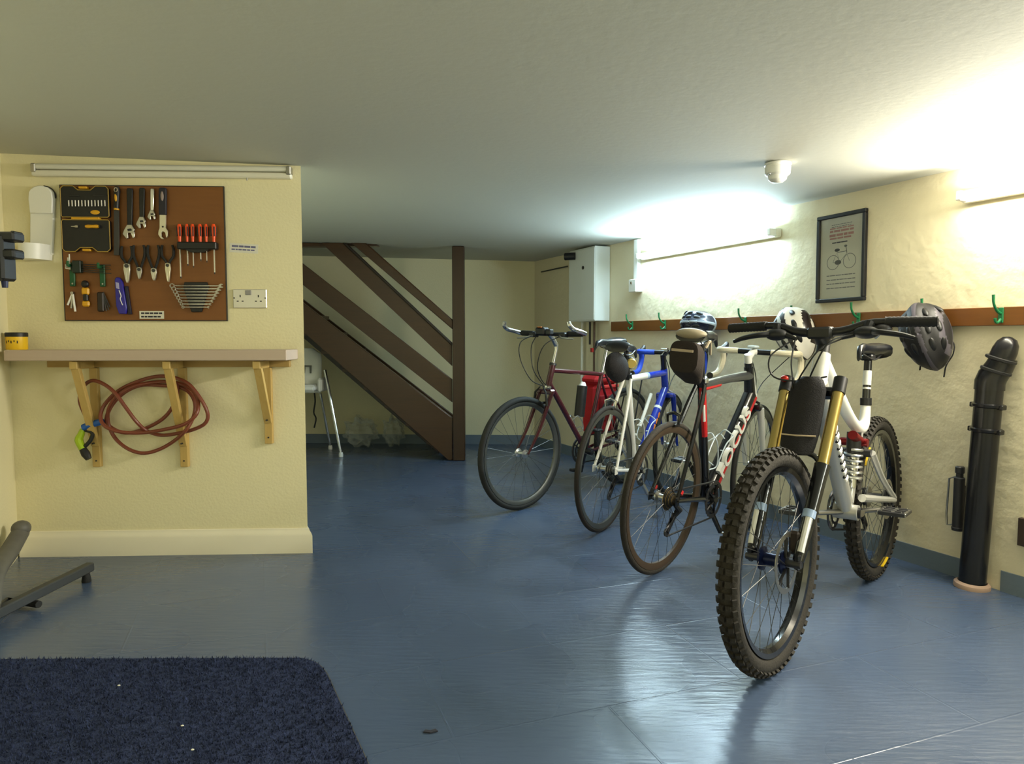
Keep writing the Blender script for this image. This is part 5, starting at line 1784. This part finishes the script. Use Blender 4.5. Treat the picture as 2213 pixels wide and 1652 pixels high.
for pts in ([(0.95, 0.19, 0.95), (1.0, 0.08, 0.93), (0.98, 0.02, 0.82), (0.90, 0, 0.72)], [(0.95, -0.19, 0.95), (0.985, -0.10, 0.90), (0.93, -0.03, 0.80), (0.82, -0.02, 0.70)]):
    MB().tube([S(p) for p in pts], 0.0027, M_BLACK, n=6, smooth=6).build('cable', b2)
MB().tube([SCL, Vector((0.205, 0, 0.955))], 0.0135, M_DSTEEL, n=12).build('seatpost', b2)
MB().tube([SCL + Vector((0.004, 0, -0.010)), SCL + Vector((-0.005, 0, 0.018))], 0.021, M_BLACK, n=12).build('seat_clamp', b2)
saddle(b2, (0.185, 0, 0.982), 0.27, 0.14, M_SADDLE, tilt=-0.05)
rf = MB().tube([Vector((0.195, -0.03, 0.90)), Vector((0.178, -0.045, 0.896))], 0.032, M_BLACK, n=20).build('rear_light', b2)
MB().tube([Vector((0.178, -0.045, 0.896)), Vector((0.168, -0.052, 0.894))], [0.030, 0.024], M_AMBER, n=20).build('lens', rf)
drivetrain(b2, BB_, AX, M_ALU, ang=290)
cage(b2, Vector(BB_) + Vector((-0.02, 0, 0.13)), Vector(BB_) + Vector((-0.06, 0, 0.27)), M_BIKEWHITE, (0.9, 0, 0.28))
cage(b2, Vector(BB_).lerp(HB_, 0.30), Vector(BB_).lerp(HB_, 0.56), mat('clear_white_plastic', 'cfdbe2', 0.2), (-0.70, 0, 0.70))
MB().tube([Vector((0.425, -0.01, 0.52)), Vector((0.575, -0.01, 0.70))], 0.010, M_BIKEWHITE, n=10).build('cage_rod', b2)  # white rod standing for part of the seat tube bottle cage
R2 = Matrix.Translation(b2.location) @ b2.rotation_euler.to_matrix().to_4x4()
sb2 = hung('saddle_bag', 'black saddle bag under the blue and white bicycle saddle', 'bag', R2, (0.10, 0.0, 0.875))
MB().ellip((-0.01, 0, 0.0), (0.10, 0.055, 0.075), M_FABBLACK, 18, 12, Matrix.Rotation(radians(25), 3, 'Y'), fn=lambda p: Vector((p.x, p.y, p.z)) * (1 + 0.12 * abs(p.x * p.z))).build('bag_body', sb2)
MB().tube([(0.085, -0.02, 0.04), (0.11, -0.02, 0.01), (0.112, 0.02, 0.01), (0.085, 0.02, 0.04)], 0.007, M_FABBLACK, n=6, flat=0.4).build('strap', sb2)

# ---------------------------------------------------------------- third: black, red and white racing bicycle
b3 = bike_root('black and red racing bicycle with large white frame lettering and cream bar tape', 0.643, 3.002, 48.5, -4.1)
AX, AF, BB_ = (0, 0, 0.338), (0.989, 0, 0.338), (0.405, 0, 0.268)
HT, HB_, SCL = Vector((0.785, 0, 0.885)), Vector((0.842, 0, 0.71)), Vector((0.272, 0, 0.830))
S = steer_fn(HT, HT - HB_, 4)
f = MB()
bar_seg(f, HT, HB_, 0.024, 0.030, M_BIKEBLACK, 16)
a_, b_ = SCL + Vector((0.0, 0, -0.012)), HT + Vector((0.012, 0, -0.045))
M_TTGREY = mat('dark_grey_gloss', '3a3d3f', 0.25, coat=0.5)
f.tube([a_, a_.lerp(b_, 0.5) + Vector((0, 0, 0.006)), b_], [0.020, 0.021, 0.026], M_TTGREY, n=12, smooth=4)
f.tube([a_ + Vector((0, -0.004, -0.014)), a_.lerp(b_, 0.34) + Vector((0, -0.004, -0.011))], [0.015, 0.012], M_RED, n=10)
f.tube([a_.lerp(b_, 0.05) + Vector((0, -0.004, 0.014)), a_.lerp(b_, 0.9) + Vector((0, -0.002, 0.021))], 0.009, mat('pale_grey_gloss', '9aa29c', 0.3), n=8)
a2_, b2_ = HB_ + Vector((-0.010, 0, 0.030)), Vector(BB_)
bar_seg(f, a2_, b2_, 0.034, 0.033, M_BIKEBLACK, 18)
off_ = Vector((0.008, -0.010, -0.012))
bar_seg(f, a2_ + off_, b2_ + off_, 0.027, 0.027, M_RED, 14)
bar_seg(f, SCL, BB_, 0.020, 0.024, M_BIKEBLACK, 14)
f.tube([SCL + Vector((-0.003, -0.006, -0.02)), SCL.lerp(Vector(BB_), 0.45) + Vector((-0.006, -0.008, 0))], [0.016, 0.016], M_RED, n=10)
f.tube([SCL.lerp(Vector(BB_), 0.18) + Vector((-0.014, -0.013, 0)), SCL.lerp(Vector(BB_), 0.32) + Vector((-0.014, -0.013, 0))], 0.008, M_BIKEWHITE, n=8)
f.tube([HT + Vector((0.014, -0.016, -0.03)), HB_ + Vector((0.02, -0.020, 0.02))], 0.008, M_BIKEWHITE, n=8)
f.tube([Vector(BB_) + Vector((0, -0.040, 0)), Vector(BB_) + Vector((0, 0.040, 0))], 0.026, M_BIKEBLACK, n=16)
rear_triangle(f, AX, BB_, SCL, M_BIKEBLACK, M_BIKEBLACK, r=0.011)
for s in (-1, 1):
    f.tube([Vector((0.035, s * 0.062, 0.375)), Vector((0.022, s * 0.064, 0.362))], 0.0125, M_RED, n=8)
f.tube([SCL + Vector((0.004, 0, -0.006)), SCL + Vector((-0.006, 0, 0.024))], 0.025, M_BIKEBLACK, n=14)
fr = f.build('frame', b3)
lt = MB()
d_ = (a2_ - b2_).normalized()
up_ = Vector((-d_.z, 0, d_.x))
c_ = b2_.lerp(a2_, 0.52) + up_ * 0.008
M4 = Matrix(((d_.x, up_.x, 0, c_.x), (0, 0, -1, c_.y - 0.029), (d_.z, up_.z, 0, c_.z), (0, 0, 0, 1)))
text_into(lt, 'FOCUS', 0.092, M_BIKEWHITE, M4, extrude=0.010, sx=1.42)
lt.build('frame_lettering', fr, smooth=0)
fork(b3, (0.862, 0, 0.672), AF, S, M_BIKEWHITE, 0.050, rake=False, r0=0.015, r1=0.011, m_crown=M_BIKEBLACK)
wheel(b3, AF, 0.338, 0.0125, M_RUBBER, M_BIKEBLACK, S, rim_d=0.024)
wheel(b3, AX, 0.338, 0.0135, M_TYRE_MUD, mat('brown_grimy_rim', '4a3d30', 0.5, metal=0.3), rim_d=0.024)
caliper(b3, (0.895, 0, 0.685), S, M_BIKEBLACK)
caliper(b3, (0.030, 0, 0.692), IDENT, M_BIKEBLACK)
sd_ = (HT - HB_).normalized()
sp_ = MB()
sp_.tube([HT, HT + sd_ * 0.025], 0.021, M_BIKEBLACK, n=14)
sp_.tube([HT + sd_ * 0.025, HT + sd_ * 0.070], 0.019, M_BIKEWHITE, n=14)
sp_.tube([HT + sd_ * 0.05, Vector((0.82, 0, 0.958)), Vector((0.862, 0, 0.962))], [0.019, 0.017, 0.020], M_BIKEWHITE, n=12)
sp_.xform(S).build('stem', b3)
MB().cbox(S((0.835, 0, 0.988)), (0.055, 0.045, 0.014), mat('pale_grey_plastic', 'b9c4c6', 0.4), 0.005).build('cycle_computer', b3)
drop_bar(b3, 0.862, 0.962, 0.205, M_WHITETAPE, M_BLACK, S)
for pts in ([(0.955, 0.18, 0.975), (1.0, 0.08, 0.94), (0.97, 0.02, 0.82), (0.90, 0, 0.72)], [(0.955, -0.18, 0.975), (0.995, -0.10, 0.90), (0.93, -0.03, 0.80), (0.83, -0.025, 0.72)]):
    MB().tube([S(p) for p in pts], 0.0025, M_BLACK, n=6, smooth=6).build('cable', b3)
MB().tube([SCL, Vector((0.235, 0, 1.01))], 0.0145, M_BIKEBLACK, n=12).build('seatpost', b3)
MB().cbox(SCL + Vector((-0.01, -0.026, 0.010)), (0.03, 0.012, 0.022), M_CHROME, 0.004).build('seat_clamp', b3)
saddle(b3, (0.232, 0, 1.048), 0.27, 0.15, M_SADDLE, m_rear=M_TAN)
drivetrain(b3, BB_, AX, M_BIKEBLACK, ang=285, sprocket_r=0.052, m_cass=mat('brassy_sprocket', '9c8866', 0.35, metal=0.9))
cage(b3, Vector(BB_) + Vector((-0.03, 0, 0.13)), Vector(BB_) + Vector((-0.07, 0, 0.29)), mat('clear_white_plastic', 'cfdbe2', 0.2), (0.9, 0, 0.28))
cage(b3, b2_.lerp(a2_, 0.26), b2_.lerp(a2_, 0.54), mat('clear_white_plastic', 'cfdbe2', 0.2), (-0.74, 0, 0.67))
R3 = Matrix.Translation(b3.location) @ b3.rotation_euler.to_matrix().to_4x4()
sb3 = hung('saddle_bag', 'dark brown saddle bag with a pale reflective strip behind the black bicycle seatpost', 'bag', R3, (0.145, 0.0, 0.945))


def bagsec(x, w, z0_, z1_):
    return [Vector((x + 0.012 * sin(a) * 0, w / 2 * (abs(cos(a)) ** 0.6) * (1 if cos(a) > 0 else -1), (z0_ + z1_) / 2 + (z1_ - z0_) / 2 * (abs(sin(a)) ** 0.6) * (1 if sin(a) > 0 else -1))) for a in [2 * pi * i / 20 for i in range(20)]]


MB().loft([bagsec(-0.075, 0.10, -0.035, 0.068), bagsec(-0.070, 0.135, -0.06, 0.078), bagsec(-0.03, 0.15, -0.085, 0.072), bagsec(0.02, 0.11, -0.115, 0.060), bagsec(0.07, 0.06, -0.12, 0.0)], M_FABBROWN).build('bag_body', sb3)
MB().cbox((-0.0745, 0.005, 0.035), (0.006, 0.105, 0.012), M_REFLECT, 0.002).build('reflective_strip', sb3)
MB().tube([(0.0, -0.066, 0.05), (0.03, -0.07, 0.08), (0.085, -0.05, 0.02)], 0.006, M_TAN, n=6, smooth=4).build('strap', sb3)

# ---------------------------------------------------------------- fourth: mountain bicycle (nearest)
b4 = bike_root('silver-white full-suspension mountain bike with gold fork tubes and knobbly tyres, nearest the viewer', 1.570, 2.951, 228.2, -1.3)
AX, AF, BB_ = Vector((0, 0, 0.345)), Vector((1.132, 0, 0.345)), Vector((0.40, 0, 0.36))
HT, HB_ = Vector((0.685, 0, 0.975)), Vector((0.742, 0, 0.845))
S = IDENT
SIL = M_BIKESILVER
f = MB()
bar_seg(f, HT, HB_, 0.028, 0.030, M_BIKEWHITE, 16)
f.tube([HT + Vector((0.0, 0, -0.035)), Vector((0.53, 0, 0.835)), Vector((0.36, 0, 0.720)), Vector((0.235, 0, 0.665)), Vector((0.170, 0, 0.680)), Vector((0.146, 0, 0.745)), Vector((0.142, 0, 0.770))], [0.030, 0.025, 0.022, 0.022, 0.022, 0.019, 0.019], M_BIKEWHITE, n=14, smooth=5)
bar_seg(f, HB_ + Vector((-0.012, 0, 0.03)), BB_ + Vector((0.01, 0, 0.02)), 0.033, 0.030, SIL, 16)
f.tube([Vector((0.235, 0, 0.66)), Vector((0.30, 0, 0.55)), BB_ + Vector((-0.03, 0, 0.03))], [0.018, 0.018, 0.020], SIL, n=12)
f.tube([BB_ + Vector((0, -0.045, 0)), BB_ + Vector((0, 0.045, 0))], 0.030, SIL, n=16)
f.tube([Vector((0.143, 0, 0.755)), Vector((0.142, 0, 0.785))], 0.022, M_BLACK, n=14)
fr = f.build('frame', b4)
lt = MB()
a_, b_ = HB_ + Vector((-0.012, 0, 0.03)), BB_ + Vector((0.01, 0, 0.02))
d_ = (b_ - a_).normalized()
Rd = Matrix.Rotation(-atan2(d_.z, d_.x), 3, 'Y')
nrm = Vector((d_.z, 0, -d_.x))
for i in range(11):
    lt.cbox(a_.lerp(b_, 0.16 + i * 0.058) + Vector((0, 0.026, 0)) - nrm * 0.004, (0.016, 0.014, 0.030), mat('white_decal', 'efeee6', 0.4), 0.003, Rd)
    if i < 10:
        lt.cbox(a_.lerp(b_, 0.189 + i * 0.058) + Vector((0, 0.025, 0)) - nrm * 0.004, (0.012, 0.014, 0.034), M_BLACK, 0.003, Rd)
lt.build('frame_lettering', fr)
# swing arm, link and shock
sw = MB()
for s in (-1, 1):
    sw.tube([BB_ + Vector((-0.045, s * 0.045, 0.05)), Vector((0.22, s * 0.062, 0.385)), AX + Vector((0, s * 0.075, 0))], [0.016, 0.014, 0.012], SIL, n=10, smooth=4)
    sw.tube([Vector((0.26, s * 0.055, 0.575)), Vector((0.14, s * 0.062, 0.46)), AX + Vector((0, s * 0.075, 0.01))], [0.014, 0.012, 0.012], SIL, n=10, smooth=4)
    sw.cbox(AX + Vector((0.0, s * 0.075, 0)), (0.05, 0.010, 0.05), M_DSTEEL, 0.006)
sw.tube([Vector((0.27, -0.055, 0.575)), Vector((0.27, 0.055, 0.575))], 0.016, M_DSTEEL, n=12)
sw.build('swing_arm', b4)
sk = MB()
s0, s1_ = Vector((0.345, 0.012, 0.665)), Vector((0.36, 0.012, 0.45))
sk.tube([s0, s0.lerp(s1_, 0.45)], 0.026, M_BLACK, n=14)
sk.tube([s0.lerp(s1_, 0.45), s1_], 0.014, M_CHROME, n=12)
sk = sk.build('rear_shock', b4)
cl = MB()
cl.tube([s0.lerp(s1_, 0.30 + 0.6 * i / 90) + Vector((0.030 * cos(i * 2 * pi / 15), 0.030 * sin(i * 2 * pi / 15), 0)) for i in range(91)], 0.0055, M_ALU, n=6)
cl.build('coil_spring', sk)
MB().tube([s0 + Vector((-0.03, 0.01, -0.035)), s0 + Vector((0.055, 0.01, -0.005))], 0.018, mat('dark_red_anodised', '7a1418', 0.35, metal=0.5), n=14).build('reservoir', sk)
MB().tube([Vector((0.30, -0.05, 0.62)), Vector((0.30, 0.05, 0.62))], 0.016, mat('dark_red_anodised', '7a1418', 0.35, metal=0.5), n=14).build('pivot_cap', sk)
# fork
fk = MB()
TOPC, LOWC = Vector((0.785, 0, 0.862)), Vector((0.80, 0, 0.83))
fk.cbox(Vector((0.775, 0, 0.845)), (0.06, 0.19, 0.042), M_BIKEBLACK, 0.012)
fk.tube([HB_, Vector((0.775, 0, 0.84))], 0.024, M_BIKEBLACK, n=14)
fk = fk.build('fork', b4)
for s in (-1, 1):
    a0, a1_, a2_ = Vector((0.785, s * 0.088, 0.872)), Vector((0.945, s * 0.083, 0.615)), Vector((1.120, s * 0.072, 0.352))
    MB().tube([a0, a1_], 0.019, M_GOLD, n=16).build('stanchion', fk)
    cp_ = MB().tube([a0 + Vector((0.016, 0, -0.026)), a0 + Vector((-0.014, 0, 0.022))], 0.022, M_BLACK, n=16).build('top_cap', fk)
    lo_ = MB()
    lo_.tube([a1_ - (a2_ - a1_).normalized() * 0.01, a1_.lerp(a2_, 0.12), a1_.lerp(a2_, 0.85), a2_], [0.025, 0.023, 0.020, 0.017], M_BIKEBLACK, n=14)
    lo_.cbox(a2_, (0.035, 0.022, 0.05), M_BIKEBLACK, 0.006)
    lo_ = lo_.build('lower_leg', fk)
    dd_ = (a2_ - a1_).normalized()
    out_ = Vector((-dd_.z, 0, dd_.x)) * -1 if (-dd_.z) < 0 else Vector((-dd_.z, 0, dd_.x))
    MB().tube([a1_.lerp(a2_, 0.52) + out_ * 0.013 + Vector((0, s * 0.004, 0)), a1_.lerp(a2_, 0.92) + out_ * 0.010 + Vector((0, s * 0.004, 0))], 0.0115, M_BIKEWHITE, n=10).build('white_decal', lo_)
    MB().tube([a1_.lerp(a2_, 0.48) + out_ * 0.006, a1_.lerp(a2_, 0.56) + out_ * 0.006], 0.0205, mat('pale_blue_band', '9db4d8', 0.3), n=12).build('leg_band', lo_)
MB().tube([S((0.945, -0.083, 0.618)), S((0.934, -0.056, 0.650)), S((0.930, 0, 0.662)), S((0.934, 0.056, 0.650)), S((0.945, 0.083, 0.618))], 0.009, M_BIKEBLACK, n=10, smooth=5).build('fork_arch', fk)
MB().ellip((0.798, -0.090, 0.892), (0.014, 0.014, 0.012), mat('red_anodised', 'c2342c', 0.3, metal=0.7)).build('adjuster', fk)
MB().tube([AF + Vector((0, -0.085, 0)), AF + Vector((0, 0.085, 0))], 0.012, M_DSTEEL, n=12).build('axle', fk)
MB().cbox(AF + Vector((-0.055, 0.052, 0.055)), (0.05, 0.035, 0.075), mat('brown_black_caliper', '2b211a', 0.5), 0.008).build('brake_caliper', fk)
# mud flap between the fork legs
mf = MB()
rows = [(0.850, 0.045, 0.800), (0.885, 0.055, 0.770), (0.885, 0.072, 0.810), (0.845, 0.080, 0.850), (0.78, 0.080, 0.890), (0.70, 0.078, 0.935), (0.62, 0.068, 0.975)]
secs = []
for z, w_, x in [(0.902, 0.028, 0.800), (0.890, 0.044, 0.812), (0.862, 0.058, 0.830), (0.80, 0.060, 0.862), (0.72, 0.060, 0.905), (0.68, 0.056, 0.930), (0.655, 0.050, 0.942)]:
    xs_ = [x + 0.020 - 0.022 * (k / 5 - 1) ** 2 for k in range(11)]
    top_ = [Vector((xs_[k], w_ * (k / 5 - 1), z)) for k in range(11)]
    secs.append(top_ + [v + Vector((-0.006, 0, -0.004)) for v in reversed(top_)])
mfo = mf.loft(secs, M_FABBLACK).build('mud_flap', b4, smooth=60)
MB().tube([Vector((0.918, -0.056, 0.712)), Vector((0.931, 0.0, 0.712)), Vector((0.918, 0.056, 0.712))], 0.003, M_REFLECT, n=6).build('piping', mfo)
# wheels
wheel(b4, AF, 0.345, 0.029, M_TYRE_MUD, M_BIKEBLACK, S, rim_d=0.022, hub_r=0.020, hub_w=0.10, m_hub=mat('dark_blue_anodised', '101b40', 0.3, metal=0.6), nsp=32, disc=0.095, knobs=64)
w2 = wheel(b4, AX, 0.345, 0.028, M_TYRE_MUD, M_BIKEBLACK, rim_d=0.022, hub_r=0.020, hub_w=0.12, nsp=32, disc=0.085, knobs=64, m_hub=M_DSTEEL)
yd = MB()
for a0 in (0.62, 4.35):
    yd.tube([Vector((0.302 * cos(a0 + 0.10 * k), 0.026, 0.345 + 0.302 * sin(a0 + 0.10 * k))) for k in range(4)], 0.006, mat('yellow_print', 'd8b41a', 0.5), n=6, flat=0.5)
yd.build('tyre_marking', w2)
# bars, stem, controls
st_ = MB()
st_.tube([HT, Vector((0.668, 0, 1.015))], 0.022, M_BLACK, n=14)
st_.tube([Vector((0.668, 0, 1.02)), Vector((0.705, 0, 1.048))], [0.026, 0.026], M_BLACK, n=12)
st_.cbox((0.700, 0, 1.05), (0.055, 0.085, 0.042), M_BLACK, 0.008)
st_.cbox((0.672, 0, 1.066), (0.06, 0.055, 0.012), M_BLACK, 0.004)
st_.build('stem', b4)
hp = [(0.665, -0.352, 1.078), (0.685, -0.17, 1.082), (0.697, -0.095, 1.060), (0.702, -0.045, 1.052), (0.702, 0.045, 1.052), (0.697, 0.095, 1.060), (0.685, 0.17, 1.082), (0.665, 0.352, 1.078)]
hbar = MB().tube(hp, [0.0115, 0.013, 0.0155, 0.016, 0.016, 0.0155, 0.013, 0.0115], M_BLACK, n=12, smooth=3).build('handlebar', b4)
for s in (-1, 1):
    g_ = MB()
    gp = [Vector((0.6815, s * 0.200, 1.0815)), Vector((0.6655, s * 0.350, 1.078))]
    g_.tube([gp[0].lerp(gp[1], i / 24) for i in range(25)], [0.0165 if i % 2 else 0.0182 for i in range(25)], M_RUBBER, n=12)
    g_.build('grip', hbar)
    lv = MB()
    lv.ellip((0.712, s * 0.150, 1.048), (0.030, 0.042, 0.022), M_BLACK, 14, 10)
    lv.tube([(0.690, s * 0.155, 1.080), (0.705, s * 0.150, 1.055)], [0.019, 0.016], M_BLACK, n=10)
    lv.tube([(0.720, s * 0.165, 1.050), (0.755, s * 0.205, 1.047), (0.750, s * 0.26, 1.038), (0.742, s * 0.300, 1.026)], [0.011, 0.010, 0.009, 0.007], M_BLACK, n=8, smooth=4)
    lv.tube([(0.715, s * 0.115, 1.045), (0.725, s * 0.075, 1.030)], [0.012, 0.006], M_BLACK, n=8)
    lv.build('brake_lever', hbar)
sh_ = MB()
sh_.ellip((0.690, 0.195, 1.058), (0.026, 0.03, 0.018), M_DSTEEL, 12, 8)
sh_.tube([(0.68, 0.19, 1.05), (0.66, 0.165, 1.03)], 0.006, M_STEEL, n=6)
sh_.build('gear_shifter', hbar)
for pts in ([(0.725, -0.08, 1.03), (0.83, -0.055, 0.955), (0.86, -0.04, 0.895), (0.83, -0.05, 0.86), (0.80, -0.06, 0.85)],
            [(0.725, 0.08, 1.03), (0.80, 0.030, 0.995), (0.825, -0.01, 0.93), (0.81, -0.04, 0.88), (0.78, -0.04, 0.84)],
            [(0.70, 0.13, 1.045), (0.79, 0.06, 1.02), (0.80, 0.01, 0.93), (0.72, -0.035, 0.86), (0.62, -0.03, 0.80)],
            [(0.725, -0.085, 1.03), (0.80, -0.14, 0.97), (0.82, -0.12, 0.90), (0.80, -0.03, 0.885), (0.76, 0.04, 0.90)]):
    MB().tube(pts, 0.003, M_BLACK, n=6, smooth=6).build('cable', b4)
spm = MB()
spm.tube([Vector((0.143, 0, 0.76)), Vector((0.114, 0, 0.945))], 0.0155, M_BIKEBLACK, n=14)
spm = spm.build('seatpost', b4)
a_, b_ = Vector((0.143, 0, 0.76)), Vector((0.114, 0, 0.945))
MB().tube([a_.lerp(b_, 0.42), a_.lerp(b_, 0.74)], 0.0162, M_BIKEWHITE, n=14).build('white_band', spm)
MB().tube([a_.lerp(b_, 0.33), a_.lerp(b_, 0.37)], 0.0162, M_BIKEWHITE, n=14).build('white_band', spm)
MB().cbox((0.108, 0, 0.952), (0.05, 0.045, 0.025), M_BLACK, 0.006).build('seat_clamp', b4)
saddle(b4, (0.100, 0, 0.985), 0.26, 0.135, M_SADDLE, tilt=0.08)
drivetrain(b4, BB_, AX, M_STEEL, ring_r=0.078, ang=5, flats=True)
